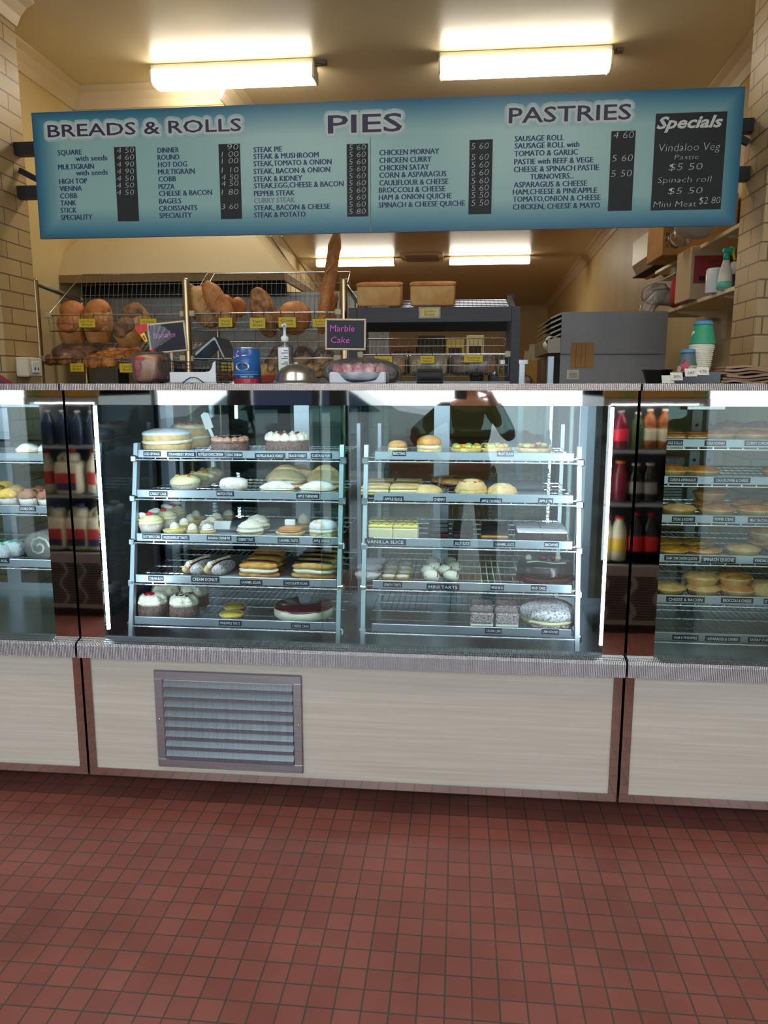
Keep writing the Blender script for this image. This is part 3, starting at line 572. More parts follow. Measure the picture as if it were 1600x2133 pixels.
# --- left bay
it('L1',349,.095,cake,((('cake_base','sponge',puck(.082,0,.028),'r'),('cream_filling','cream',((.07,.026),(.085,.029),(.086,.037),(.08,.041),(.001,.041)),'R'),('cake_top','sponge',puck(.083,.039,.062),'s'),('icing','icing',((.084,.058),(.085,.064),(.078,.07),(.05,.078),(.001,.082)),'s')),),'sponge_cake','round sponge cake with smooth white icing on the top shelf','cake')
it('L1',398,.29,cake,((('cake_base','sponge',puck(.07,0,.032),'r'),('cream_filling','cream',puck(.072,.03,.042),'R'),('cake_top','sponge',puck(.07,.04,.07),'r'),('cream_topping','butter_cream',((.07,.068),(.074,.074),(.06,.085),(.001,.088)),'R')),None,(('strawberry_slices','cherry',tuple((.045*math.cos(k),.045*math.sin(k),.088,.016,.012,.006) for k in range(6))),)),'strawberry_sponge_cake','tall cream sponge with strawberry slices behind the white iced sponge','cake')
it('L1',480,.085,cake,((('cake_body','choc_flake',puck(.066,0,.034),'R'),('mocha_band','mocha_cream',puck(.064,.033,.04),'r')),((13,.052,.014,.038,.018,'mocha_cream'),),(('chocolate_curls','choc',tuple((.028*math.cos(k*1.1),.028*math.sin(k*1.1),.056,.018,.007,.006) for k in range(7))),)),'chocolate_cream_cake','chocolate flake cake ringed with piped mocha cream','cake')
it('L1',598,.09,cake,((('cake_body','choc_flake',puck(.074,0,.042),'R'),),((13,.06,.016,.041,.03,'cream'),),(('cherries','cherry',((.0,-.03,.062,.014,.014,.012),(-.03,.02,.06,.013,.013,.011),(.035,.02,.06,.013,.013,.011))),)),'black_forest_cake','black forest cake with tall white piped cream and cherries','cake')
b=MB().prism([(0,.0),(.03,.0),(.034,.055),(.018,.062),(.004,.055)],0,.003,'y').cbox(.008,.02,-.001,.004,-.07,.002,.0015)
p=P(437,925,2.63); o=single('cake_server',b,_M['white_plastic'],'white plastic cake server leaning behind the chocolate cream cake','cake server',(0,0,0)); o.location=(p[0]-.03,2.68,SH['L1'][1]+.07); o.rotation_euler=(.25,-.3,0)
for px,dy,lb in ((386,.07,'carrot cake with cream icing in a paper case nearest the glass'),(418,.185,'carrot cake half hidden behind the front carrot cake'),(438,.3,'rearmost carrot cake on the second shelf')): it('L2',px,dy,carrot,(.05,.055),'carrot_cake',lb,'cake','carrot cakes')
def matchstick(w,d,h): return [('pastry_roll',MB().blob((0,0,h/2),w/2,d/2,h/2,0,22,12,.05,40,e=.7,e2=.6).mesh('pastry_roll',_M['dusted'])),('cream_end',MB().blob((w*.44,0,h*.45),w*.07,d*.36,h*.33,0,14,8,.1,60).mesh('cream_end',_M['butter_cream']))]
it('L2',487,.08,matchstick,(.095,.06,.048),'match_stick_pastry','sugar dusted rolled pastry above the match stick label','pastry')
for px,dy,w,h,fr,lb in ((578,.06,.125,.04,1,'dusted apple turnover at the front of the left pair of turnovers'),(597,.14,.145,.088,0,'large plain apple turnover standing behind the dusted left one'),(626,.225,.13,.08,0,'rearmost apple turnover of the left pile'),(663,.06,.13,.042,1,'dusted apple turnover above the apple turnover label'),(678,.145,.135,.088,0,'large plain apple turnover at the right end of the shelf')):
    it('L2',px,dy,turnover,(w,.075,h,bool(fr)),'apple_turnover',lb,'turnover','apple turnovers')
for px,dy,lb in ((315,.055,'butterfly cupcake with jam nearest the glass'),(345,.15,'butterfly cupcake in the middle of its row'),(364,.245,'rearmost butterfly cupcake on the third shelf')): it('L3',px,dy,cupcake,(.042,.075),'butterfly_cake',lb,'cupcake','butterfly cakes')
for px,dy,lb in ((364,.05,'passionfruit tart with a cream dollop nearest the glass'),(384,.135,'second passionfruit tart back from the glass'),(398,.22,'third passionfruit tart back from the glass'),(410,.305,'rearmost passionfruit tart of its row')): it('L3',px,dy,tart,(.039,.018,'custard','cream',.42,.026),'passionfruit_tart',lb,'tart','passionfruit tarts')
for px,dy,lb in ((401,.042,'small banana cream pie next to the front passionfruit tart'),(433,.042,'banana cream pie at the front above its label'),(430,.118,'second banana cream pie from the front'),(441,.19,'third banana cream pie from the front'),(452,.265,'fourth banana cream pie from the front'),(478,.34,'tall banana cream pie alone at the back of the third shelf')): it('L3',px,dy,tart,(.026 if px>401 else .02,.018,'pale_pastry','cream',.8,.024),'banana_cream_pie',lb,'tart','banana cream pies')
for px,dy,lb in ((522,.055,'cherry tart under swirled cream nearest the glass'),(537,.155,'cherry tart behind the front swirled cream one')): it('L3',px,dy,tart,(.043,.012,'cream','cream',1.02,.045),'cherry_tart',lb,'tart','cherry tarts')
it('L3',605,.058,tart,(.049,.018,'caramel','caramel',.85,.02),'caramel_tart','caramel swirl tart with a white card on it','tart','caramel tarts'); it('L3',634,.2,tart,(.045,.018,'caramel','cream',.5,.04),'caramel_tart','caramel tart with a tall cream peak at the back','tart','caramel tarts')
p=(X(604,1088,2.51),2.52,SH['L3'][1]+.036); single('price_card',MB().cbox(p[0]-.018,p[0]+.018,2.505,2.525,p[2],p[2]+.022,.003),_M['white_plastic'],'small white block card standing on the front caramel tart','card',p)
p=(X(460,1090,2.6),2.6,SH['L3'][1]); single('price_card',MB().prism([(2.6,p[2]),(2.605,p[2]),(2.63,p[2]+.026),(2.625,p[2]+.026)],p[0]-.03,p[0]+.03,'x'),_M['white_plastic'],'small white card leaning beside the banana cream pies','card',p)
it('L3',674,.062,bun,(.049,.06,'cream','golden_pastry',True),'apple_sponge_bun','dusted sponge bun filled with cream at the right end','bun')
def sheet(w,d,sd): 
    b=MB(); n=12
    v=[(-w/2+w*i/n,d*j/n,.001+.004*max(0,noise.noise(Vector((i*.5+sd,j*.5,1))))+(.02*max(0,(j/n-.8)/.2) if sd>2 else 0)) for j in range(n+1) for i in range(n+1)]
    b.add(v+[(x,y,z-.0008) for x,y,z in v],[(j*(n+1)+i,j*(n+1)+i+1,(j+1)*(n+1)+i+1,(j+1)*(n+1)+i) for j in range(n) for i in range(n)]+[((n+1)**2+j*(n+1)+i,(n+1)**2+(j+1)*(n+1)+i,(n+1)**2+(j+1)*(n+1)+i+1,(n+1)**2+j*(n+1)+i+1) for j in range(n) for i in range(n)],0,True); return [('sheet',b.mesh('baking_paper',M_graypaper))]
for sh,px,w,d,sd,lb in (('L4',505,.46,.36,1,'grey baking paper under the cream donuts and eclairs'),('L3',500,.5,.38,2,'grey baking paper under the tarts on the third shelf'),('R2',1070,.24,.3,5,'grey baking paper curling up beside the apple pie')): it(sh,px,.006,sheet,(w,d,sd),'baking_paper',lb,'paper')
for px,lb in ((415,'jam and cream donut finger on the left'),(459,'jam and cream donut finger next to the caramel eclairs')): it('L4',px,.085,donut,(.13,.062,.05),'cream_donut',lb,'donut','cream donuts',rz=-.32)
for px,dy,lb in ((540,.055,'caramel eclair nearest the glass'),(553,.135,'caramel eclair in the middle of its row'),(563,.22,'rearmost caramel eclair of the three')): it('L4',px,dy,eclair,(.15-.1*dy,.07,.058+.03*dy,'caramel' if dy>.2 else 'brown_glaze','golden_pastry'),'caramel_eclair',lb,'eclair','caramel eclairs',rz=-.1)
for px,dy,lb in ((653,.055,'chocolate eclair nearest the glass, thick with cream'),(661,.128,'second chocolate eclair from the glass'),(668,.2,'third chocolate eclair from the glass'),(675,.272,'rearmost chocolate eclair of the four')): it('L4',px,dy,eclair,(.155,.062,.062,'choc','pastry'),'chocolate_eclair',lb,'eclair','chocolate eclairs',rz=-.12)
def flakecake(r,h,jam):
    L=(('cake_body','choc_flake',puck(r,0,h*.55),'R'),)
    q=random.Random(4); t=(('jam_dollop','cherry',((-.006,-.012,h*.98,r*.4,r*.32,r*.16),)),('chocolate_bits','choc',((.02,-.02,h*.9,.004,.003,.003),(-.026,.0,h*.88,.004,.003,.003)))) if jam else (('chocolate_sprinkles','choc',tuple(((q.random()-.5)*r*1.1,(q.random()-.5)*r*1.1,h*.97,.0045,.0025,.003) for k in range(26))),)
    return cake(L+(('cream_cap','cream',((r*.95,h*.52),(r*.98,h*.6),(r*.9,h*.78),(r*.6,h*.95),(.001,h)),'R'),),((8,r*.68,r*.34,h*.55,h*.4,'cream'),),t)
for px,dy,jam,lb in ((320,.065,True,'small flake cake with cream and a red jam dollop nearest the glass'),(347,.19,True,'small flake cake with red jam behind the front one'),(385,.065,False,'small flake cake with chocolate sprinkles nearest the glass'),(407,.19,False,'small flake cake with chocolate sprinkles behind the front one')): it('L5',px,dy,flakecake,(.05,.078,jam),'chocolate_flake_cake',lb,'cake','small chocolate flake cakes')
for px,dy,lb in ((483,.055,'yellow pineapple tart nearest the glass'),(490,.15,'yellow pineapple tart behind the front one')): it('L5',px,dy,tart,(.042,.016,'lemon'),'pineapple_tart',lb,'tart','pineapple tarts')
it('L5',634,.125,cake,((('cheesecake_body','cream',puck(.105,0,.03),'s'),('berry_glaze','berry_glaze',((.1,.029),(.103,.031),(.1,.0345),(.001,.036)),'r')),),'cheesecake','large cheesecake with dark red berry glaze on the lowest shelf','cake')
# --- right bay
it('R1',828,.05,bun,(.033,.045,'butter_cream'),'beesting_bun','smaller cream filled bun above the beesting label','bun','beesting buns'); it('R1',894,.058,bun,(.042,.062,'butter_cream'),'beesting_bun','larger cream filled bun right of the smaller one','bun','beesting buns')
it('R1',972,.065,flan,(.053,.02),'fruit_flan','fruit flan with orange slices and berries next to the larger bun','flan','fruit flans'); it('R1',1030,.085,flan,(.055,.022),'fruit_flan','fruit flan with orange and pale fruit above the fruit flan label','flan','fruit flans'); it('R1',1112,.1,flan,(.062,.022,'jam'),'fruit_flan','fruit flan on red glaze at the right end','flan','fruit flans')
AS=(('pastry_base','pastry',.008),('apple_filling','butter_cream',.012),('pastry_top','pale_pastry',.01))
for r_,rn in enumerate(('front','middle','back')):
    for c_,px in enumerate((783,842)): it('R2',px+r_*5,.05+r_*.078,block,(.093,.074,AS),'apple_slice','%s apple slice of the %s column'%(rn,('left','right')[c_]),'slice','apple slices')
it('R2',888,.058,cake,((('pie_shell','pale_pastry',((.03,0),(.052,0),(.056,.01),(.05,.02),(.03,.03),(.001,.033)),'r'),),),'apple_pie','small pale domed pie in front of the large cherry pie','pie')
it('R2',950,.28,cake,((('pie_shell','pastry',((.05,0),(.08,0),(.092,.022),(.085,.03),(.02,.034),(.017,.03),(.001,.03)),'r'),('cherry_filling','berry_glaze',((.07,.0),(.0905,.012),(.089,.019),(.06,.019)),'R'),('cherry_centre','berry_glaze',((.018,.03),(.015,.035),(.001,.035)),'r')),),'cherry_pie','large cherry pie with a dark hole in its middle','pie')
it('R2',982,.065,cake,((('pie_shell','pale_pastry',((.04,0),(.052,0),(.056,.014),(.05,.022),(.001,.022)),'r'),('crumble','pale_pastry',((.052,.016),(.053,.024),(.04,.042),(.02,.052),(.001,.054)),'R')),None,(('browned_bits','brown_pastry',tuple((.03*math.cos(k*1.7),.03*math.sin(k*1.7),.045,.007,.006,.004) for k in range(9))),)),'apple_crumble','rough topped apple crumble above its label','pie')
it('R2',1046,.058,cake,((('pie_shell','pale_pastry',((.03,0),(.05,0),(.053,.01),(.045,.024),(.026,.038),(.001,.042)),'r'),),),'apple_pie','small pale domed pie standing on grey baking paper','pie')
VS=(('pastry_base','pale_pastry',.006),('custard','butter_cream',.036),('icing','yellow_icing',.01))
for r_,rn in enumerate(('front','back')):
    for c_,px in enumerate((795,846)): it('R3',px,.05+r_*.085,block,(.082,.08,VS,True),'vanilla_slice','%s %s vanilla slice with yellow feathered icing'%(rn,('left','right')[c_]),'slice','vanilla slices')
CS=(('cake_base','choc_sponge',.016),('chocolate_top','choc',.008)); KS=(('biscuit_base','choc_flake',.01),('caramel_layer','caramel',.012),('chocolate_top','choc',.005))
for r_,rn in enumerate(('front','middle','back')):
    for c_,px in enumerate((914,964)): it('R3',px,.1+r_*.075,block,(.07,.068,CS),'chocolate_slice','%s dark slice of the %s column behind the jelly slice label'%(rn,('left','right')[c_]),'slice','dark slices')
for r_,rn in enumerate(('front','middle','rear')): it('R3',1030,.06+r_*.08,block,(.09,.074,KS),'caramel_slice','%s caramel slice behind the caramel slice label'%rn,'slice','caramel slices')
BS=(('brownie','choc_sponge',.034),('sugar_dusting','icing',.005))
for r_,rn in enumerate(('front','back')):
    for c_,px in enumerate((1102,1153)): it('R3',px-r_*4,.052+r_*.088,block,(.08,.082,BS),'brownie','%s %s sugar dusted brownie'%(rn,('left','right')[c_]),'brownie','brownies')
for k,(px,dy,lb) in enumerate(((766,.055,'lemon tart with white icing nearest the glass'),(770,.15,'lemon tart with white icing second from the glass'),(780,.245,'lemon tart with white icing third from the glass'))): it('R4',px,dy,tart,(.043,.022,'icing',None,.6,.02,'dusted'),'lemon_tart',lb,'tart','lemon tarts')
for c_,px in enumerate((810,839)):
    for r_ in range(4): it('R4',px+r_*3,.04+r_*.062,tart,(.022,.02,'icing',None,.6,.02,'pale_pastry'),'mini_lemon_tart','%s mini lemon tart of the %s row'%(('front','second','third','rear')[r_],('left','right')[c_]),'tart','mini lemon tarts')
for c_,px in enumerate((893,931)):
    for r_ in range(4): it('R4',px+r_*4+(9,-8,6,-4)[r_]*(1 if c_ else .7),.045+r_*.062+.012*c_,choux,(.027,),'drizzled_cream_puff','%s chocolate drizzled puff of the %s row'%(('front','second','third','rear')[r_],('left','right')[c_]),'pastry','drizzled puffs')
it('R4',1135,.12,cake,((('cake_body','choc_sponge',puck(.096,0,.02),'R'),('chocolate_glaze','choc',((.09,.018),(.094,.03),(.092,.055),(.086,.062),(.001,.064)),'s')),None,(('white_chocolate_buttons','cream',((-.055,.02,.068,.011,.005,.011),(.045,.03,.068,.011,.005,.011))),('raspberries','cherry',((-.005,.03,.068,.016,.012,.01),(.03,.03,.067,.008,.008,.008))),('chocolate_squiggle','butter_cream',tuple((-.06+.0075*k,-.03+.012*math.sin(k*.38),.064,.006,.0035,.0022) for k in range(17))))),'mud_cake','glossy dark mud cake with white chocolate squiggle','cake')
LS=(('cream_base','cream',.012),('lamington_cake','lamington',.036))
for r_,rn in enumerate(('front','back')):
    for c_,px in enumerate((1003,1055)): it('R5',px,.07+r_*.09,block,(.075,.082,LS),'cream_lamington','%s %s cream lamington block'%(rn,('left','right')[c_]),'lamington','lamington blocks')
it('R5',1142,.11,cake,((('cake_base','lamington',puck(.09,0,.014),'r'),('cream_filling','butter_cream',((.08,.013),(.093,.016),(.093,.024),(.08,.028),(.001,.028)),'R'),('cake_top','dusted_brown',((.09,.026),(.096,.034),(.094,.05),(.07,.066),(.03,.073),(.001,.074)),'r')),),'lamington_round_cake','round coconut dusted cake with a cream layer','cake')
# --- pie case
for px,dy,dz,a,lb in ((1402,.06,0,0,'golden pastry roll at the left end of the top pie shelf'),(1446,.06,0,0,'golden pastry roll beside the tuna mornay label')): it('P1',px,dy,eclair,(.075,.1,.032,'golden_pastry','golden_pastry'),'sausage_roll',lb,'savoury roll','sausage rolls',rz=0)
def PI(sh,px,dy,lb,r=.056,h=.03,dz=0,top='golden_pastry',sd=0,nm='meat_pie',gr='savoury pies'): it(sh,px,dy,pie,(r,h,top,'pale_pastry',None,sd),nm,lb,'pie',gr,dz=dz)
PI('P1',1494,.065,'golden pie just above the tuna mornay label',sd=1); PI('P1',1564,.065,'golden pie above the curry chicken label',sd=2); PI('P1',1640,.065,'golden pie cut by the photo edge on the top shelf',sd=3)
PI('P1',1520,.25,'dark baked pie at the back of the top shelf, left one',top='brown_pastry',h=.045,sd=4); PI('P1',1578,.25,'dark baked pie at the back of the top shelf, right one',top='brown_pastry',h=.045,sd=5)
PI('P2',1400,.065,'pie above the corn and asparagus label',.05,sd=6); PI('P2',1462,.065,'lone wide pie left of the cauliflower label',.057,sd=7); PI('P2',1624,.07,'pie at the right edge of the second pie shelf',sd=8)
PI('P3',1412,.065,'pale pie above the steak and kidney label',sd=9,top='pale_pastry'); PI('P3',1492,.065,'pie in front of a stack above the pepper steak label',.058,sd=10); PI('P3',1474,.185,'lower pie of the stack behind the pepper steak pie',.056,sd=11); PI('P3',1476,.185,'upper pie of the stack behind the pepper steak pie',.056,sd=12,dz=.036)
PI('P3',1572,.065,'pie above the meat and bacon label',.058,sd=13); PI('P3',1552,.19,'pie behind the meat and bacon pie',.055,sd=14); PI('P3',1620,.19,'pie at the back right of the third shelf',.055,sd=15)
def QU(px,dy,g,lb): it('P4',px,dy,quiche,(.056,.022,g),'quiche',lb,'quiche','quiches')
QU(1398,.06,False,'yellow ham quiche nearest the glass at the left end'); QU(1384,.18,False,'yellow ham quiche behind the front one'); QU(1465,.06,True,'spinach quiche flecked green nearest the glass'); QU(1450,.18,True,'spinach quiche behind the front spinach quiche')
PI('P4',1546,.06,'plain domed pie right of the spinach quiches',.054,sd=16,top='pale_pastry'); PI('P4',1592,.17,'lower pie of the stack above the vindaloo label',.056,sd=17); PI('P4',1588,.17,'upper pie of the stack above the vindaloo label',.056,sd=18,dz=.036); PI('P4',1632,.07,'pie at the right edge above the vindaloo label',sd=23)
PI('P5',1392,.06,'pale pie at the left end above the cheese and bacon label',.054,sd=19,top='pale_pastry'); PI('P5',1462,.062,'lower pie of the left stack on the fifth pie shelf',.056,sd=20,top='pale_pastry'); PI('P5',1458,.075,'upper pie of the left stack on the fifth pie shelf',.056,sd=21,top='pale_pastry',dz=.034); PI('P5',1532,.062,'lower browned pie of the right stack',.058,sd=22,top='pastry'); PI('P5',1526,.08,'upper browned pie of the right stack',.056,sd=24,top='pastry',dz=.034)
it('P5',1592,.06,cake,((('bun','seeded',((.04,0),(.05,.006),(.052,.02),(.04,.042),(.02,.05),(.001,.052)),'r'),),),'sesame_bun','round seeded bun at the right end of the fifth pie shelf','bun')
# --- left case
for px,dy,lb in ((60,.06,'pale cream pastry left of the other one'),(103,.08,'pale cream pastry half hidden by the mirror post')): it('M1',px,dy,turnover,(.085,.075,.045,True),'cream_pastry',lb,'pastry','pale pastries')
for px,dy,mt,lb in ((20,.06,'muffin_yellow','yellow muffin nearest the glass'),(-6,.15,'muffin_yellow','yellow muffin at the photo edge in the second row'),(36,.16,'muffin_yellow','yellow muffin directly behind the front one'),(14,.26,'muffin_yellow','rearmost yellow muffin in the left case'),(62,.055,'muffin_choc','choc chip muffin above the label'),(101,.055,'muffin_choc','choc chip muffin cut by the mirror post'),(86,.16,'muffin_choc','choc chip muffin in the second row')): it('M2',px,dy,muffin,(.036,.062,mt),'muffin',lb,'muffin','muffins')
for px,dy,lb in ((27,.1,'white coconut cake with green icing, the larger one in view'),(-6,.04,'white coconut cake at the photo edge')): it('M3',px,dy,cake,((('coconut_cake','coconut',((.03,0),(.042,.004),(.046,.02),(.038,.045),(.018,.056),(.001,.058)),'R'),),None,(('green_icing','green_icing',tuple((.02*math.cos(k*1.3),.02*math.sin(k*1.3),.054,.009,.005,.004) for k in range(5))),)),'coconut_cake',lb,'cake','coconut cakes')
def roll(r,l):
    b=MB().lathe(((r*.6,0),(r,.004),(r,l-.004),(r*.6,l)),(0,0,r),28,0,ax='y',fn=rnd(.05,3)); c=MB()
    c.tube([(r*.8*(1-t/14)*math.cos(t*.75),-.002-.0,r+r*.8*(1-t/14)*math.sin(t*.75)) for t in range(13)],.004,6)
    return [('roll_body',MB().lathe(((r*.6,-l),(r,-l+.004),(r,-.004),(r*.9,0),(.001,0)),(0,0,r),28,0,ax='y').mesh('roll_body',_M['choc_sponge'])),('cream_spiral',c.mesh('cream_spiral',_M['cream'])),('plastic_wrap',MB().lathe(((r*1.03,-l-.01),(r*1.05,-l/2),(r*1.06,.006),(r*1.0,.008)),(0,0,r),28,0,ax='y',fn=rnd(.04,4)).mesh('plastic_wrap',M_plastic))]
it('M3',84,.03,roll,(.05,.24),'chocolate_roll','chocolate roll in plastic wrap right of the coconut cakes','cake')
# ================================================================ ON TOP OF THE CASES
T=1.351
def pz(px,py,Y): return Z(px,py,Y)
mat('crust',(216,142,74),.5,c2=(176,100,46),scale=14,bump=.35,bscale=70); mat('crust_pale',(222,170,104),.6,c2=(200,134,66),scale=12,bump=.3,bscale=70); mat('crust_dark',(120,74,46),.65,c2=(176,122,76),scale=16,bump=.4,bscale=90)
mat('seed_crust',(104,74,56),.8,c2=(170,124,80),scale=24,bump=.7,bscale=160); mat('toast_side',(226,178,110),.65,c2=(206,146,80),scale=10,bump=.15,bscale=60); mat('cheese_crust',(230,160,84),.55,c2=(176,92,40),scale=34,bump=.7,bscale=90)
mat('red_print',(206,50,44),.5); mat('yellow_print',(240,206,30),.5); mat('ticket_yellow',(226,196,30),.5); mat('ticket_ink',(70,60,20),.6); mat('slate',(30,32,42),.6); mat('pale_wood',(226,202,170),.6); mat('pink_chalk',(236,96,214),.8)
mat('tin_blue',(36,98,168),.25); mat('sea_light',(96,156,204),.3); mat('white_gloss',(240,242,244),.25); mat('red_gloss',(204,32,44),.25); mat('glass_dark',(34,42,58),.15); mat('pink',(226,130,140),.5,c2=(240,200,200),scale=50,bump=.6); mat('cardboard',(184,138,84),.8,c2=(174,128,76),scale=8); mat('pale_carton',(196,172,136),.8); mat('kraft',(176,142,112),.8,c2=(160,126,98),scale=14,bump=.2)
M_sheer=glass('sheer_bag',(250,250,250),1.5,.18,.1,(226,222,226))
# sliced loaf in a printed bag
p=(X(317,790,2.42),2.42,T); r=root('bagged_loaf','sliced loaf in a clear red printed bag with twisted top beside the wire tray','bread',p)
x,y,_=p; part('loaf',MB().blob((x,y,T+.046),.038,.055,.047,0,28,14,.04,30,e=.35,e2=.4),_M['crust'],r)
b=MB().blob((x,y,T+.05),.05,.066,.051,0,36,18,.1,34,e=.45,e2=.5); part('plastic_bag',b,M_sheer,r)
b=MB()
for (u,w,a,c) in ((-.02,.055,.012,.016),(-.012,.078,.018,.007),(-.022,.03,.008,.012)): b.blob((x+u,y-.062,T+w),a,.004,c,0,12,8,.2,60)
part('red_print',b,_M['red_print'],r)
nk=(x+.006,y,T+.1); part('neck_tie',MB().lathe(((.008,0),(.01,.004),(.008,.008)),nk,12),_M['red_gloss'],r)
b=MB(); n=22; L=[]
for j in range(5):
    t=j/4
    for i in range(n+1):
        a=-.62+1.62*i/n; L.append((nk[0]+math.sin(a)*.085*t,nk[1]+.012*math.sin(i*2.1)*t,nk[2]+.006+math.cos(a)*.085*t))
b.add(L+[(q[0],q[1]+.0012,q[2]) for q in L],[(j*(n+1)+i,j*(n+1)+i+1,(j+1)*(n+1)+i+1,(j+1)*(n+1)+i) for j in range(4) for i in range(n)]+[((j*(n+1)+i)+len(L),((j+1)*(n+1)+i)+len(L),((j+1)*(n+1)+i+1)+len(L),(j*(n+1)+i+1)+len(L)) for j in range(4) for i in range(n)],0,True)
part('bag_fan',b,M_sheer,r)
b=MB()
for a0,a1,r0,r1,mi in ((-.6,-.3,.03,.06,1),(-.62,-.1,.062,.086,0),(-.52,-.38,.036,.052,0)):
    q=[(nk[0]+math.sin(a)*rr,nk[1]-.014-(.001 if mi==0 else 0),nk[2]+.006+math.cos(a)*rr) for rr in (r0,r1) for a in (a0,(a0+a1)/2,a1)]; b.add(q,[(0,1,4,3),(1,2,5,4)],mi)
part('printed_patch',b,[_M['red_print'],_M['yellow_print']],r)
# wire tray with white liner
x0,x1=X(346,790,2.42),X(456,790,2.42); y0,y1=2.40,2.56; h=.075; r=root('wire_tray','black wire tray with a white plastic liner','tray',((x0+x1)/2,2.48,T))
for nm,(a,bb,c,d) in (('s',(x0,x0,y0,y1)),('s',(x1,x1,y0,y1)),('b',(x0,x1,y1,y1))):
    g=MB(); k=12
    for i in range(k+1):
        u=a+(bb-a)*i/k; v=c+(d-c)*i/k; g.tube([(u,v,T+.002),(u,v,T+h)],.0011,4)
    for j in range(7): g.tube([(a,c,T+.003+(h-.004)*j/6),(bb,d,T+.003+(h-.004)*j/6)],.0011 if j<6 else .0022,4)
    part('wire_side',g,M_dark,r)
xl=x0+.02
poly=[(xl,T+.006),(x1-.004,T+.006),(x1-.004,T+.072),(x1-.012,T+.066),(x1-.016,T+.05),(x1-.024,T+.04),(x1-.04,T+.037),(xl,T+.037)]
part('white_liner',MB().prism([(a,c) for a,c in poly],y0+.002,y0+.006,'y').box(xl,x1-.004,y0+.004,y1-.004,T+.003,T+.007),_M['white_gloss'],r)
xm=(xl+x1)/2; part('curved_handle',MB().tube([(xm-.035+.07*i/10,y0-.001,T+.003+.018*math.sin(math.pi*i/10)) for i in range(11)],.0016,6),M_dark,r)
def chalkboard(label,cx,cz,Y,w,h,tilt,lines,stick_to,xs=0):
    r=root('chalkboard_sign',label,'chalkboard',(cx,Y,stick_to))
    def rt(b):
        c,s=math.cos(tilt),math.sin(tilt); b.v=[(cx+(a-cx)*c-(z-cz)*s,y,cz+(a-cx)*s+(z-cz)*c) for a,y,z in b.v]; return b
    f=.006; b=MB().cbox(cx-w/2,cx+w/2,Y,Y+.01,cz+h/2-f,cz+h/2,.002).cbox(cx-w/2,cx+w/2,Y,Y+.01,cz-h/2,cz-h/2+f,.002).cbox(cx-w/2,cx-w/2+f,Y,Y+.01,cz-h/2+f,cz+h/2-f,.002).cbox(cx+w/2-f,cx+w/2,Y,Y+.01,cz-h/2+f,cz+h/2-f,.002)
    part('wooden_frame',rt(b),_M['pale_wood'],r)
    b=MB().box(cx-w/2+f,cx+w/2-f,Y+.003,Y+.008,cz-h/2+f,cz+h/2-f)
    for t,a,c,z,hh in lines: b.text(t,cx+a*w,cx+c*w,cz+z*h,hh,Y+.0024,1,off=-.008,shear=.08)
    part('slate',rt(b),[_M['slate'],_M['pink_chalk']],r)
    part('stick',MB().box(cx+xs-.004,cx+xs+.004,Y+.002,Y+.008,stick_to,cz-h/2+.002).box(cx+xs-.03,cx+xs+.03,Y-.02,Y+.03,stick_to,stick_to+.005),_M['pale_wood'],r)
x,_,z=P(348,703,2.62); chalkboard('tilted chalkboard half hidden by the bread bag top',x,z,2.62,.137,.104,.09,[('Banana',-.36,.22,.1,.019)],T,.012)
x,_,z=P(719.5,696.5,2.56); chalkboard('upright chalkboard reading Marble Cake in pink',x,z,2.56,.137,.102,-.015,[('Marble',-.38,.22,.2,.022),('Cake',-.36,.1,-.17,.021)],T,0)
# collection tin
p=(X(516,790,2.42),2.42,T); R0=.0435; r=root('collection_tin','blue charity tin with a white rescue helicopter picture','tin',p)
part('tin_body',MB().lathe(((R0-.003,0),(R0,.001),(R0,.11),(R0-.003,.112),(R0-.006,.109),(.001,.109)),p,40),_M['tin_blue'],r)
part('rim',MB().lathe(((R0,.108),(R0+.0015,.11),(R0+.001,.1135),(R0-.002,.1135),(R0-.002,.11)),p,40),M_chrome,r)
def wrap(polys,mi,b,dr=.0006):
    for pg in polys: b.add([(p[0]+(R0+dr)*math.sin(u/R0),p[1]-(R0+dr)*math.cos(u/R0),p[2]+w) for u,w in pg],[tuple(range(len(pg)))],mi)
def strip(u0,u1,w0,w1,n=10): return [[(u0+(u1-u0)*i/n,w0),(u0+(u1-u0)*(i+1)/n,w0),(u0+(u1-u0)*(i+1)/n,w1),(u0+(u1-u0)*i/n,w1)] for i in range(n)]
ell=lambda cu,cw,a,c,n=16:[[(cu+a*math.cos(6.283*i/n),cw+c*math.sin(6.283*i/n)) for i in range(n)]]
b=MB(); wrap(strip(-.05,.05,.002,.016),2,b); wrap(strip(-.05,.05,.028,.031),1,b); wrap(strip(-.05,.05,.036,.038),1,b); part('label_band',b,[_M['tin_blue'],_M['sea_light'],_M['red_gloss']],r)
b=MB(); wrap(ell(-.006,.054,.024,.013),0,b); wrap([[(-.045,.05),(-.02,.044),(-.02,.054),(-.045,.058)]],1,b,.0008); wrap([[(-.028,.042),(.004,.042),(.008,.047),(-.028,.048)]],1,b,.0009); wrap(ell(.004,.057,.009,.006),2,b,.001); wrap(ell(-.012,.058,.004,.005),2,b,.001)
for u0,w0,u1,w1 in ((-.05,.082,.02,.088),(-.034,.078,-.012,.106)):
    for i in range(6):
        a,c=i/6,(i+1)/6; wrap([[(u0+(u1-u0)*a,w0+(w1-w0)*a),(u0+(u1-u0)*c,w0+(w1-w0)*c),(u0+(u1-u0)*c-.001,w0+(w1-w0)*c+.003),(u0+(u1-u0)*a-.001,w0+(w1-w0)*a+.003)]],i%2,b)
tb=MB().text('THANK YOU',-.012,.03,.0225,.006,0); vs=[(p[0]+(R0+.0008)*math.sin(u/R0),p[1]-(R0+.0008)*math.cos(u/R0),p[2]+w) for u,_,w in tb.v]; b.add(vs,tb.f,0)
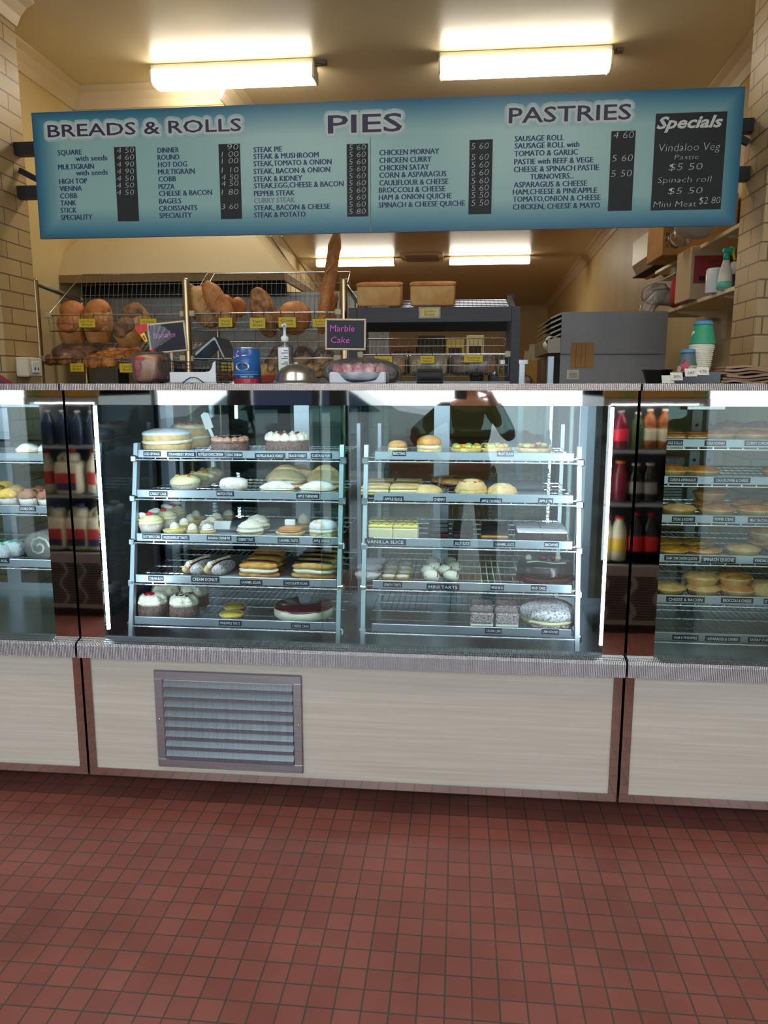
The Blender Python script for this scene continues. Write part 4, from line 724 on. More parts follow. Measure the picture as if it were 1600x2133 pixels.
part('helicopter_picture',b,[_M['white_gloss'],_M['red_gloss'],_M['glass_dark']],r)
# pump bottle
p=(X(595,790,2.57),2.57,T); r=root('sanitiser_bottle','clear pump bottle with white nozzle behind the steel dome','bottle',p); x,y,_=p
part('bottle',MB().lathe(((.024,0),(.027,.004),(.027,.118),(.024,.128),(.011,.135),(.011,.142),(.001,.142)),p,28),M_sheer,r)
part('pump',MB().lathe(((.013,.138),(.013,.155),(.008,.158),(.005,.162),(.005,.185),(.008,.187),(.008,.197),(.003,.2),(.001,.2)),p,20).tube([(x,y,T+.193),(x-.0,y-.03,T+.192),(x,y-.034,T+.186)],.004,8).tube([(x,y,T+.01),(x,y,T+.138)],.003,6),_M['white_gloss'],r)
b=MB().box(x-.017,x+.018,y-.0278,y-.026,T+.03,T+.12)
for i,z in enumerate((.108,.1,.088,.082,.07,.064)): b.box(x+(-.006 if i%2 else .002),x+.016,y-.0284,y-.0278,T+z,T+z+.003,1)
b.box(x-.017,x,y-.0284,y-.0278,T+.03,T+.045,2); part('label',b,[_M['white_gloss'],_M['glass_dark'],_M['sea_light']],r)
p=(X(618,795,2.40),2.40,T); single('steel_dome',MB().lathe(((.088,0),(.09,.002),(.075,.004),(.068,.012),(.062,.03),(.05,.046),(.032,.058),(.012,.063),(.001,.0635)),p,40).lathe(((.012,.062),(.012,.066),(.001,.067)),p,16),M_steelh,'upturned stainless steel dome bowl beside the blue tin','bowl',p)
p=(X(560,790,2.66),2.66,T); single('red_box',MB().cbox(p[0]-.05,p[0]+.05,2.62,2.7,T,T+.03,.004),mat('red_card',(150,50,44),.6),'small dull red box behind the blue tin','box',p)
# wrapped tray of pink cake
x0,x1=X(690,790,2.42),X(806,790,2.42); xm=(x0+x1)/2; r=root('wrapped_cake_tray','white foam tray of pink topped cake inside a clear bag','tray',(xm,2.44,T))
part('tray',MB().cbox(x0,x1,2.38,2.50,T,T+.036,.004),mat('foam_white',(236,238,246),.6),r)
b=MB()
for k in range(9): b.blob((x0+.02+k*(x1-x0-.04)/8,2.42+.03*(k%2),T+.045),.017,.02,.02,0,12,8,.25,50,seed=k)
part('pink_cake',b,_M['pink'],r); part('plastic_bag',MB().blob((xm+.004,2.45,T+.036),.125,.085,.045,0,40,14,.12,26,flat=-.0345,e=.8),M_sheer,r)
# card terminal
p=(X(896,790,2.42),2.42,T); r=root('card_terminal','black card payment terminal seen from behind','card terminal',p); x,y,_=p
part('body',MB().prism([(y-.03,T),(y+.05,T),(y+.055,T+.012),(y-.022,T+.046),(y-.03,T+.044),(y-.035,T+.006)],x-.04,x+.04,'x'),mat('black_matte',(18,19,22),.6),r); part('roll_cover',MB().tube([(x-.036,y-.026,T+.024),(x+.036,y-.026,T+.024)],.017,16),mat('black_matte',(18,19,22),.6),r)
# right-hand end of the counter
p=(X(1368,795,2.6),2.6,T); single('black_bowl',MB().lathe(((.03,0),(.034,.002),(.047,.042),(.05,.043),(.05,.046),(.044,.046),(.032,.006),(.001,.005)),p,32),M_dark,'black plastic bowl left of the paper cups','bowl',p)
p=(X(1436,798,2.55),2.55,T); r=root('black_tray','black plastic tray under the paper cup stacks','tray',p); x=p[0]
part('tray_body',MB().prism([(2.47,T+.004),(2.66,T),(2.66,T+.008),(2.47,T+.036),(2.462,T+.034)],x-.07,x+.062,'x'),M_dark,r); part('tray_lip',MB().box(x-.074,x+.066,2.46,2.466,T+.002,T+.036),mat('black_gloss',(16,17,20),.2),r)
for q,(px,py,lb) in enumerate(((1390,790,'loose white card lying at the left of the black tray'),(1408,784,'small lettered card leaning on the black tray'),(1438,776,'small lettered card below the red star'),(1462,773,'small lettered card below the tall cup stack'))):
    c=P(px,py,2.455); b=MB().prism([(2.44,c[2]-.012),(2.444,c[2]-.013),(2.456,c[2]+.01),(2.452,c[2]+.012)],c[0]-.018,c[0]+.018,'x')
    if q: b.text('SKN' if q==1 else ('LAT' if q==2 else '4 TEA'),c[0]-.01,c[0]+.01,c[2],.008,2.441,1)
    single('price_card',b,[mat('card_cream',(232,226,214),.7),M_dark],lb,'card',c)
def cup(rt,rb,h,col):
    return [('cup',MB().lathe(((rt+.0015,0),(rt+.002,.002),(rt,.004),(rb,h-.003),(rb-.002,h),(rb-.003,h-.003),(.001,h-.004)),(0,0,0),28).mesh('paper_cup',_M[col]))]
mat('cup_white',(236,228,206),.6); mat('cup_green',(50,150,110),.5); mat('cup_blue',(80,140,190),.5); mat('cup_grey',(90,110,110),.5)
cx,cyy=X(1456,760,2.575),2.575
for k in range(15): thing('paper_cup','white paper cup nested upside down in the tall stack','paper cup',cup,(.038,.031,.05,'cup_white'),(cx-.006+.0008*k+R.uniform(-.001,.001),cyy,T+.03+k*.0063),0,'nested white cups')
zz=T+.03+15*.0063; thing('paper_cup','green paper cup upside down on top of the tall stack','paper cup',cup,(.039,.029,.062,'cup_green'),(cx+.006,cyy,zz)); thing('paper_cup','blue paper cup base crowning the green cup','paper cup',cup,(.0285,.026,.012,'cup_blue'),(cx+.006,cyy,zz+.061))
c2=X(1422,770,2.59)
for k in range(6): thing('paper_cup','white paper cup nested in the short stack beside the red star','paper cup',cup,(.027,.022,.03,'cup_white'),(c2-.008+.001*k,2.53,T+.022+k*.006),0,'nested small cups')
thing('paper_cup','grey paper cup upside down on the short stack','paper cup',cup,(.0275,.022,.038,'cup_grey'),(c2-.003,2.53,T+.058)); thing('paper_cup','blue paper cup topping the short grey stack','paper cup',cup,(.022,.021,.012,'cup_blue'),(c2-.003,2.53,T+.096))
c=P(1427,763,2.5); b=MB(); pts=[(c[0]+(.02 if i%2==0 else .009)*math.sin(i*.6283),c[2]+(.02 if i%2==0 else .009)*math.cos(i*.6283)) for i in range(10)]; b.prism(pts,2.496,2.504,'y'); single('red_star',b,_M['red_gloss'],'small red star pinned in front of the short cup stack','decoration',c)
for k in range(6):
    x0,x1=X(1483,790,2.56),X(1660,790,2.56); y0=2.47+.012*(k%2); z=T+.001+k*.0088; n=14; b=MB(); top=[];
    for i in range(n+1):
        u=x0+.008*(k%3)+(x1-x0)*i/n; top.append((u,z+.0035*math.sin(i*.9+k)*(1 if i>1 else .3)+.002))
    b.prism(top+[(a,c+.0066) for a,c in top[::-1]],y0,y0+.2,'y',0,True); single('paper_bag',b,_M['kraft'],'flat brown paper bag in the pile right of the cups','paper bag',(x0,y0,z),'paper bag pile')
p=P(10,790,2.5); single('red_folder',MB().prism([(p[0]-.1,T),(p[0]+.02,T),(p[0]-.02,T+.026),(p[0]-.1,T+.075)],2.5,2.52,'y').prism([(p[0]-.1,T+.004),(p[0]+.008,T+.003),(p[0]-.026,T+.02),(p[0]-.1,T+.06)],2.498,2.5,'y',1),[mat('folder_red',(150,24,40),.5),mat('folder_navy',(60,56,80),.5)],'red edged dark folder leaning at the left pillar','folder',(p[0]-.04,2.51,T))
# ================================================================ BREAD RACKS
RB_=4.3
r=root('bread_rack','steel bread rack with three round posts holding wire baskets','bread rack',(X(395,700,RB_),RB_,0))
M_post=mat('round_steel_post',(190,168,130),.25,1)
for px in (79,391,717):
    x=X(px,690,RB_); part('post',MB().tube([(x,RB_,0),(x,RB_,Z(px,583,RB_))],.021,14),M_post,r); part('post_cap',MB().blob((x,RB_,Z(px,583,RB_)),.021,.021,.01,0,14,8),M_post,r); part('rear_leg',MB().tube([(x,RB_+.55,0),(x,RB_+.55,Z(px,600,RB_))],.016,8),M_post,r)
    part('side_rail',MB().tube([(x,RB_,Z(px,590,RB_)),(x,RB_+.55,Z(px,606,RB_))],.014,8),M_chrome,r); part('side_rail',MB().tube([(x,RB_,.9),(x,RB_+.55,.9)],.012,8),M_chrome,r)
def basket(label,pl,pr,yr,yb,yt,Y,depth=.45,rise=.05,tickets=(),step=.03):
    x0,x1=X(pl,yr,Y),X(pr,yr,Y); zr,zb=Z(pl,yr,Y),Z(pl,yb,Y); zt=Z(pl,yt,Y+depth); F=(Y+.02,zb); B=(Y+depth-.08,zb+rise); Tt=(Y+depth,zt)
    r=root('wire_basket',label,'wire basket',((x0+x1)/2,Y,zb)); g=MB(); k=int((x1-x0)/step)
    for i in range(k+1):
        x=x0+(x1-x0)*i/k; g.tube([(x,Y,zr),(x,*F),(x,*B),(x,*Tt)],.0016,4)
    for a,c,m in (((Y,zr),F,2),(F,B,7),(B,Tt,5)):
        for j in range(m+1): q=(a[0]+(c[0]-a[0])*j/m,a[1]+(c[1]-a[1])*j/m); g.tube([(x0,*q),(x1,*q)],.0016,4)
    part('wire_mesh',g,M_wire,r)
    part('rim',MB().tube([(x0,Y,zr),(x1,Y,zr)],.0045,6).tube([(x0,Y,zr),(x0+.0,*Tt),(x1,*Tt),(x1,Y,zr)],.004,6),M_chrome,r)
    for x in (x0,x1): part('rim_block',MB().cbox(x-.022,x+.022,Y-.012,Y+.012,zr-.016,zr+.016,.004),mat('block_cream',(210,196,160),.5),r)
    for t1,t2,a,c,y0,y1 in tickets:
        xa,xb,za,zc=X(a,yr,Y-.02),X(c,yr,Y-.02),Z(a,y1,Y-.02),Z(a,y0,Y-.02); b=MB().box(xa,xb,Y-.02,Y-.018,za,zc); h=(zc-za); xm=(xa+xb)/2
        b.text(t1,xm-(xb-xa)*.36,xm+(xb-xa)*.36,za+h*.68,h*.24,Y-.0205,1); 
        if t2: b.text(t2,xm-(xb-xa)*.3,xm+(xb-xa)*.3,za+h*.32,h*.24,Y-.0205,1)
        for xx in (xa+.01,xb-.01): b.tube([(xx,Y-.017,zc),(xx,Y-.008,zr+.008)],.002,4,2)
        part('bread_ticket',b,[_M['ticket_yellow'],_M['ticket_ink'],M_dark],r,label='yellow bread ticket')
    return (x0,x1,Y,zb,rise,depth)
basket('upper left wire basket with hi tin and seeded loaves',99,383,657,690,573,RB_,tickets=(('Hi Tin','Bread',163,197,664,682),('Hi Vienna','Bread',291,325,664,683)))
basket('upper middle wire basket with cob, tiger and french bread',398,706,653,690,571,RB_,tickets=(('Vienna','Bread',455,483,662,681),('Tiger','Bread',520,552,662,684),('Cob','Bread',580,616,661,682),('French','Sticks',651,684,664,681)))
basket('lower left wire basket with cheese rolls',87,383,747,758,716,RB_,.4,.09,tickets=(('Cheese','Rolls',145,173,757,774),('Cheese & Bacon','Rolls',248,284,757,776)))
basket('lower middle wire basket with bags of rolls',396,703,747,786,713,RB_,.4,.03,tickets=(('Knot','Rolls',460,486,755,772),))
def hitin(w,l,h,m):
    b=MB().blob((0,0,h*.4),w/2,l/2,h*.42,0,26,12,.03,20,e=.35,e2=.35); t=MB()
    t.blob((0,-l*.24,h*.74),w*.52,l*.29,h*.3,0,22,12,.05,20); t.blob((0,l*.24,h*.76),w*.52,l*.29,h*.32,0,22,12,.05,20,seed=3)
    return [('loaf_body',b.mesh('loaf_body',_M['crust_pale'])),('domed_top',t.mesh('domed_top',_M[m]))]
def onloaf(rx,ry,rz,m,e=1.,amp=.05,cuts=0):
    b=MB().blob((0,0,0),rx,ry,rz,0,30,16,amp,18,e2=e)
    out=[('loaf',b.mesh('loaf',_M[m]))]
    if cuts:
        c=MB()
        for k in range(cuts): z=-rz*.7+1.4*rz*(k+.5)/cuts; q=math.sqrt(max(.1,1-(z/rz)**2)); c.tube([(-rx*.7*q,-ry*q*.72,z-.02),(0,-ry*q*1.0,z),(rx*.7*q,-ry*q*.72,z+.02)],.006,6)
        out.append(('slash',c.mesh('slash',_M['crust_pale'])))
    return out
def at(px,py,dy): return P(px,py,RB_+dy)
thing('hi_tin_loaf','double domed hi tin loaf at the left end of the upper basket','bread',hitin,(.14,.24,.16,'crust'),at(157,694,.19),rot=(.75,0,.25),group='hi tin loaves'); thing('hi_tin_loaf','double domed hi tin loaf with pale ribbed side, second from the left post','bread',hitin,(.14,.24,.165,'crust'),at(211,692,.2),rot=(.75,0,.22),group='hi tin loaves')
thing('seeded_loaf','dark seeded loaf standing right of the hi tin loaves','bread',hitin,(.13,.26,.15,'seed_crust'),at(286,697,.19),rot=(.8,0,-.2))
thing('vienna_loaf','plump vienna loaf leaning at the left of the middle basket','bread',onloaf,(.085,.085,.13,'crust_pale',1.,.1,3),at(425,640,.12),rot=(.3,-.55,.2),group='vienna loaves'); thing('vienna_loaf','twisted vienna loaf draped over the plump one','bread',onloaf,(.06,.06,.15,'crust',1.,.12,4),at(458,636,.05),rot=(.2,-.5,-.1),group='vienna loaves')
thing('bread_roll','round bread roll lying behind the tiger loaf','bread roll',onloaf,(.05,.05,.06,'crust',1.,.08,0),at(497,640,.33),group='loose rolls'); thing('bread_roll','round bread roll lying behind the vienna loaves','bread roll',onloaf,(.05,.05,.055,'crust',1.,.08,0),at(470,632,.36),group='loose rolls')
mt=mat('tiger_crust',(206,148,90),.6,c2=(130,80,44),scale=26,bump=.5,bscale=40,detail=1); thing('tiger_loaf','mottled tiger loaf standing upright above its ticket','bread',onloaf,(.072,.06,.15,'tiger_crust',.9,.05,0),at(550,652,.16),rot=(.35,-.22,0))
thing('cob_loaf','big round brown cob loaf above the cob ticket','bread',onloaf,(.105,.1,.095,'crust',1.,.04,0),at(612,662,.14),rot=(.5,-.2,0))
def stick(l,r_):
    n=14; b=MB().tube([(0,.006*math.sin(i*.9),l*i/n) for i in range(n+1)],[r_*(.45 if i in(0,n) else (.85 if i in(1,n-1) else 1))*(1+.06*math.sin(i*2.2)) for i in range(n+1)],18); c=MB()
    for k in range(5): z=l*(.14+.17*k); c.tube([(-r_*.6,-r_*.85,z-.03),(0,-r_*1.02,z),(r_*.6,-r_*.85,z+.04)],[.003,.007,.003],6)
    return [('baguette',b.mesh('baguette',_M['crust'])),('slash',c.mesh('slash',_M['crust_pale']))]
thing('french_stick','tall french stick rising to the menu sign','bread',stick,(.56,.036),at(668,695,.1),rot=(.1,.2,0),group='french sticks'); thing('french_stick','short french stick beside the tall one','bread',stick,(.24,.036),at(684,695,.2),rot=(.1,.09,.5),group='french sticks')
def slab(nx,ny,r_,m):
    b=MB()
    for i in range(nx):
        for j in range(ny): b.blob(((i-(nx-1)/2)*r_*1.7,(j-(ny-1)/2)*r_*1.7,r_*.55),r_,r_,r_*.7,0,16,9,.12,40,seed=i*5+j,flat=-r_*.5,e=.8)
    return [('roll_slab',b.mesh('roll_slab',_M[m]))]
def bagged(nx,ny,r_,m): return slab(nx,ny,r_,m)+[('plastic_bag',MB().blob((r_*.3,r_*.6,r_*.8),nx*r_*1.0,ny*r_*1.1,r_*1.5,0,26,12,.18,20,flat=-r_*.75).mesh('plastic_bag',M_sheer))]
thing('cheese_rolls','slab of cheese topped rolls in a clear bag, left basket','bread rolls',bagged,(2,3,.055,'cheese_crust'),at(150,752,.17),rot=(.25,0,-.25)); thing('cheese_bacon_rolls','slab of cheese and bacon rolls beside the bread bag','bread rolls',slab,(3,4,.05,'cheese_crust'),at(232,755,.17),rot=(.25,0,-.2))
for px,lb in ((572,'clear bag of pale rolls left of the pump bottle'),(622,'clear bag of pale rolls behind the pump bottle'),(664,'clear bag of pale rolls nearest the chalkboard')): thing('bagged_rolls',lb,'bread rolls',bagged,(1,3,.066,'toast_side'),at(px,778,.18),rot=(.2,0,0),group='bagged rolls')
for px,lb in ((462,'brown knot roll under the knot rolls ticket, left one'),(482,'brown knot roll under the knot rolls ticket, right one')): thing('knot_roll',lb,'bread roll',onloaf,(.045,.045,.035,'crust',1.,.14,2),at(px,782,.09),group='knot rolls')
x,_,z=at(432,742,.02); b=MB().prism([(x-.1,z),(x+.03,z+.1),(x+.04,z+.11),(x+.05,z+.1),(x+.1,z-.01),(x+.092,z-.01),(x+.045,z+.09),(x+.03,z+.088),(x-.1,z-.02)],RB_+.03,RB_+.3,'y'); single('steel_cover',b,mat('dull_sheet_steel',(124,128,134),.3,1),'folded shiny steel lid lying in the lower middle basket','lid',(x,RB_+.1,z))

r=root('steel_oven','dark oven below the range hood behind the bread racks','oven',(-1.7,5.1,0)); part('oven_body',MB().box(-2.28,-1.2,4.95,5.32,0,1.45),M_void,r); part('control_strip',MB().cbox(-2.2,-1.3,4.93,4.95,1.3,1.42,.004),M_steelh,r)
# ================================================================ RANGE HOOD
hy=4.95; z0,z1=Z(330,570,hy),Z(330,495,hy)+.35; xa,xb=X(77,570,hy),X(592,567,hy)
r=root('range_hood','large cream pyramid range hood above the bread racks','range hood',((xa+xb)/2,hy,z0)); b=MB()
q=[(xa,hy,z0),(xb,hy,z0),(xb,6.0,z0),(xa,6.0,z0)]; t=[(xa+.55,5.25,z1),(xb-.5,5.25,z1),(xb-.5,5.7,z1),(xa+.55,5.7,z1)]
b.add(q+t,[(0,1,5,4),(1,2,6,5),(3,0,4,7)]); part('hood_skirt',b,mat('hood_cream',(226,206,166),.5),r); bb=MB()
bb.box(xa,xb,hy,hy+.02,z0-.05,z0).box(xb-.02,xb,hy+.02,6.0,z0-.05,z0).box(xa,xa+.02,hy+.02,6.0,z0-.05,z0); part('hood_lip',bb,mat('hood_lip_tan',(170,136,90),.5),r)
part('hood_shade_panel',MB().box(xa+.02,xb-.06,5.27,5.29,1.95,z0-.005),M_void,r); part('hood_shade_lining',MB().add([(xa+.02,hy+.02,z0-.03),(xb-.02,hy+.02,z0-.03),(xb-.2,5.9,z0+.2),(xa+.2,5.9,z0+.2)],[(3,2,1,0)]),M_void,r)  # near-black sheets standing in for the shade inside the open hood
for k,(pa,pb) in enumerate((((564,492),(636,600)),((587,492),(661,597)))): single('ceiling_cable',MB().tube([P(*pa,6.2),P(*pb,6.9)],.008,5),M_trim,['white cable nearer the hood of the two slanting cables','white cable nearer the french stick of the two slanting cables'][k],'cable',P(*pa,6.2))
# ================================================================ DARK SHELF UNIT
UY=4.2; M_uw=mat('dark_grey_wood',(48,44,52),.5,c2=(62,56,62),scale=5,stretch=(1,6,30)); xa,xb=X(726,690,UY),X(1083,690,UY); zt=Z(900,640,UY)
u=root('shelf_unit','dark grey wooden shelf unit with large loaves on top','shelf unit',((xa+xb)/2,UY,0))
for x0 in (xa,xb-.045): part('upright',MB().box(x0,x0+.045,UY,UY+.05,0,zt),M_uw,u); part('upright',MB().box(x0,x0+.045,UY+.5,UY+.55,0,zt+.12),M_uw,u)
part('side_board',MB().prism([(UY+.05,zt-.08),(UY+.55,zt+.03),(UY+.55,zt+.125),(UY+.05,zt+.0)],xb-.045,xb-.02,'x'),M_uw,u)
part('front_board',MB().cbox(xa+.045,xb-.045,UY+.005,UY+.03,Z(900,671,UY),zt,.002),M_uw,u); part('rear_board',MB().box(xa+.045,xb-.045,UY+.45,UY+.48,Z(900,689,UY+.4),Z(900,668,UY+.4)),M_void,u)
part('bench_top',MB().box(xa+.045,xb-.045,UY+.02,UY+.55,Z(900,800,UY)-.03,Z(900,794,UY)),mat('blue_grey_laminate',(150,156,164),.4),u)
g=MB(); zs=zt-.012
for i in range(34): x=xa+.05+i*(xb-xa-.1)/33; g.tube([(x,UY+.035,zs),(x,UY+.5,zs+.1)],.002,4)
for j in range(7): g.tube([(xa+.05,UY+.035+j*.0775,zs+j*.0167),(xb-.05,UY+.035+j*.0775,zs+j*.0167)],.002,4)
part('wire_shelf',g,M_chrome,u)
xx=X(895,650,UY); b=MB().cbox(xx-.06,xx+.06,UY-.004,UY+.005,Z(895,664,UY),Z(895,639,UY),.002).box(xx-.05,xx+.05,UY-.006,UY-.004,Z(895,660,UY),Z(895,643,UY),1); b.text('Jumbo',xx-.03,xx+.03,Z(895,648,UY),.012,UY-.0065,2); b.text('Bread',xx-.025,xx+.025,Z(895,655,UY),.012,UY-.0065,2); part('bread_ticket',b,[M_plastic,mat('ticket_pale',(226,200,110),.5),_M['ticket_ink']],u)
def tank(w,d,h):
    return [('loaf_body',MB().blob((0,0,h*.46),w/2,d/2,h*.46,0,40,16,.015,12,e=.18,e2=.2).mesh('loaf_body',_M['toast_side'])),('crust_top',MB().blob((0,0,h*.9),w*.515,d*.53,h*.1,0,40,10,.03,14,e=.5,e2=.2).mesh('crust_top',_M['crust']))]
for px,lb in ((792,'square jumbo loaf on top of the shelf unit, next to the rack post'),(902,'square jumbo loaf above the jumbo bread ticket')):
    p=P(px,637,UY+.12); thing('jumbo_loaf',lb,'bread',tank,(.245,.13,.125),(p[0],UY+.12,zs+.035),rot=(.18,0,0),group='jumbo loaves')
basket('wire basket of bagged sesame loaves on the shelf unit',748,1060,739,783,706,UY+.03,.4,.0,(('Sesame','White',780,817,742,760),('Sesame','Multigrain',876,905,741,757),('Sesame','Wholemeal',967,1006,740,755)),.026)
def sbag(w,d,h,m): return [('loaf',MB().blob((0,0,h*.46),w/2,d/2,h*.46,0,36,14,.04,16,e=.3,e2=.3).mesh('loaf',_M[m])),('plastic_bag',MB().blob((0,.01,h*.5),w*.54,d*.56,h*.52,0,36,14,.08,22,e=.4,e2=.45).mesh('plastic_bag',M_plastic))]
for px,w,m,lb in ((805,.25,'toast_side','bagged sesame white loaf at the left of the basket'),(894,.22,'seeded','bagged multigrain loaf in the middle of the basket'),(988,.26,'crust_dark','bagged wholemeal loaf at the right of the basket')): p=P(px,782,UY+.22); thing('sesame_loaf',lb,'bread',sbag,(w,.28,.115,m),(p[0],UY+.2,Z(900,783,UY+.03)+.006),0,'sesame loaves')
r=root('packing_bench','steel packing bench far behind the shelf unit','bench',(-.2,6.2,0)); part('bench_top',MB().box(-.9,.5,5.9,6.5,1.5,1.53),M_steel,r)
for x in (-.87,.44): part('leg',MB().box(x,x+.04,5.92,5.96,0,1.5),M_steel,r); part('leg',MB().box(x,x+.04,6.44,6.48,0,1.5),M_steel,r)
for px0,px1,h,c,lb in ((818,868,.12,(120,70,44),'low brown box on the far bench'),(872,928,.19,(40,32,30),'dark tall box on the far bench behind the wire basket'),(930,968,.16,(206,180,90),'yellow and black box on the far bench'),(972,1008,.19,(220,206,150),'pale cream box at the right end of the far bench')):
    x0,x1=X(px0,700,6.1),X(px1,700,6.1); single('carton',MB().cbox(x0,x1,6.0,6.25,1.53,1.53+h,.004).box(x0+.02,x1-.02,5.998,6.0,1.56,1.53+h*.6,1),[mat('carton_%d'%px0,c,.7),mat('carton_mark',(60,46,36),.7)],lb,'box',((x0+x1)/2,6.1,1.53),'boxes on the far bench')
p=P(993,795,UY+.1); single('plastic_pot',MB().lathe(((.035,0),(.045,.07),(.047,.07),(.042,.075),(.001,.075)),(p[0],UY+.1,Z(900,794,UY)),24),M_sheer,'hazy plastic pot on the shelf unit bench','pot',p); p=P(1028,795,UY+.1); single('steel_cup',MB().lathe(((.03,0),(.03,.09),(.027,.09),(.026,.01),(.001,.01)),(p[0],UY+.1,Z(900,794,UY)),24),M_steel,'steel cup beside the hazy pot','cup',p)
# ================================================================ BACK RIGHT
CY=5.25; xa,xb=X(1168,720,CY),X(1388,720,CY); zt=Z(1280,649,CY); M_cab=mat('dull_steel_panel',(140,136,136),.45,.3,c2=(126,122,122),scale=2,bump=.1)
r=root('steel_cabinet','tall dull grey steel cabinet against the right wall','cabinet',((xa+xb)/2,CY,0)); zm=Z(1280,738,CY)
part('side_panel',MB().box(xa,xb,CY,CY+1.2,0,zm-.002),M_cab,r); part('upper_panel',MB().box(xa,xb,CY-.002,CY+1.2,zm+.002,zt),M_cab,r); part('top_strip',MB().box(xa+.35,xb-.1,CY+.1,CY+.6,zt,zt+.012),_M['cardboard'],r); part('door_seal',MB().box(xa-.035,xa-.002,CY+.01,CY+.05,0,Z(1160,745,CY)),M_void,r); part('door_edge',MB().box(xa-.075,xa-.037,CY+.03,CY+.1,0,Z(1160,742,CY)),M_rail,r)
for nm,a,y0,y1,c,lb in (('cardboard_sheet',(1190,1238),714,766,'cardboard','creased brown cardboard taped on the grey cabinet'),('paper_notice',(1181,1206),771,790,'card_cream','small pale paper notice stuck below the cardboard')):
    b=MB().box(X(a[0],y0,CY),X(a[1],y0,CY),CY-.006,CY-.002,Z(a[0],y1,CY),Z(a[0],y0,CY))
    if nm=='paper_notice':
        for k in range(5): z=Z(1190,775+k*3,CY); b.box(X(1185,780,CY),X(1203,780,CY),CY-.0065,CY-.006,z,z+.003,1)
    else:
        for k in (1199,1210,1219): b.box(X(k,740,CY),X(k,740,CY)+.003,CY-.0068,CY-.006,Z(a[0],y1,CY),Z(a[0],y0,CY),1)
    single(nm,b,[_M[c],mat('crease_brown',(120,86,50),.8)],lb,'paper',P(a[0],y1,CY))
r=root('louvred_vent_box','stack of angled vent louvres on the left of the grey cabinet','vent',(xa-.05,CY,Z(1160,735,CY)))
for py in (651,661,672,683,694): z=Z(1160,py,CY); part('louvre',MB().prism([(xa-.07,z-.03),(xa-.002,z),(xa-.002,z-.012),(xa-.07,z-.042)],CY+.0,CY+.9,'y'),mat('louvre_tan',(150,138,120),.4,.4),r)
z=Z(1160,735,CY); part('vent_base',MB().box(xa-.085,xa-.002,CY,CY+.9,z,z+.1),mat('louvre_tan',(150,138,120),.4,.4),r)
r=root('fridge','brown grey fridge left of the steel cabinet','fridge',(xa-.2,6.6,0)); part('fridge_body',MB().box(X(1136,770,6.6),X(1160,770,6.6),6.6,7.3,0,Z(1150,744,6.6)),mat('fridge_brown',(120,100,84),.5),r); part('door_trim',MB().box(X(1133,770,6.6),X(1136,770,6.6),6.58,6.62,0,Z(1150,746,6.6)),M_rail,r)
x0,x1=X(1082,770,8),X(1132,770,8); zt=Z(1100,751,8); r=root('cream_cupboard','yellow cream cupboard at the back under two plastic tubs','cupboard',((x0+x1)/2,8,0)); part('cupboard_body',MB().box(x0,x1,8,8.5,0,zt),mat('cupboard_yellow',(206,166,84),.5),r); part('door',MB().box(x0+.03,x1-.01,7.985,8,.1,zt-.02),mat('cupboard_yellow2',(212,172,90),.5),r)
for px,w,h,lb in ((1113,.058,.17,'white plastic tub upside down on the cream cupboard'),(1100,.04,.11,'smaller plastic tub behind the upside down tub')): p=P(px,751,8.2 if w>.05 else 8.35); single('plastic_tub',MB().lathe(((w*1.15,0),(w*1.2,.012),(w*1.05,.03),(w*.9,h),(.001,h)),(p[0],p[1],zt),24),mat('tub_white',(210,200,180),.5),lb,'tub',(p[0],p[1],zt))
p=P(1096,795,7.97); r=root('wall_clock','round white clock hung on the cream cupboard','clock',p); b=MB().lathe(((.067,0),(.067,.02),(.06,.024),(.06,.018),(.001,.018)),p,36,ax='y'); part('clock_case',b,mat('clock_grey',(150,140,130),.5),r)
b=MB().lathe(((.058,.0185),(.001,.019)),p,32,ax='y'); part('dial',b,mat('clock_face',(226,216,200),.5),r); b=MB().box(p[0]-.002,p[0]+.002,p[1]-.022,p[1]-.02,p[2],p[2]+.03).box(p[0],p[0]+.04,p[1]-.022,p[1]-.02,p[2]-.002,p[2]+.002)
for k in range(12): a=k*.5236; b.blob((p[0]+.05*math.sin(a),p[1]-.02,p[2]+.05*math.cos(a)),.003,.001,.003,0,6,4)
part('hands_and_ticks',b,M_dark,r)
p=P(1136,714,CY+.3); b=MB().lathe(((.03,0),(.03,.008)),(p[0],CY+.02,p[2]),18,ax='y').lathe(((.034,0),(.034,.008)),(p[0]-.012,CY+.02,p[2]-.03),18,ax='y'); b.v=[(a,c,d) for a,c,d in b.v]; single('paper_tags',b,_M['card_cream'],'pair of round white tags hanging at the vent louvres','tag',(p[0],CY+.02,p[2]))
# ---- shelves on the right wall
SX=1.37; z1=1.84; z2=2.145
for lb,z,y0,y1,sh in (('lower cream wall shelf with the red labelled carton',z1,4.12,5.75,0),('upper cream wall shelf with the brown carton',z2,4.12,5.8,1)):
    r=root('storage_shelf',lb,'shelf',(SX+.15,4.9,z)); part('board',MB().cbox(SX,WR(y0)-.0,y0,y1,z-.022,z,.002),M_trim,r)
    for yb in (4.35,5.25): w=WR(yb); part('bracket',MB().prism([(SX+.02,z-.022),(w,z-.022),(w,z-.2),(w-.03,z-.2),(w-.04,z-.07),(SX+.03,z-.034)],yb-.012,yb+.012,'y'),M_trim,r)
def carton(nm,lb,x0,x1,y0,y1,z,h,c,deco=None,mats=()):
    r=root(nm,lb,'box',((x0+x1)/2,y0,z)); part('box_body',MB().cbox(x0,x1,y0,y1,z,z+h,.004),c,r)
    if deco: part('print',deco,list(mats),r)
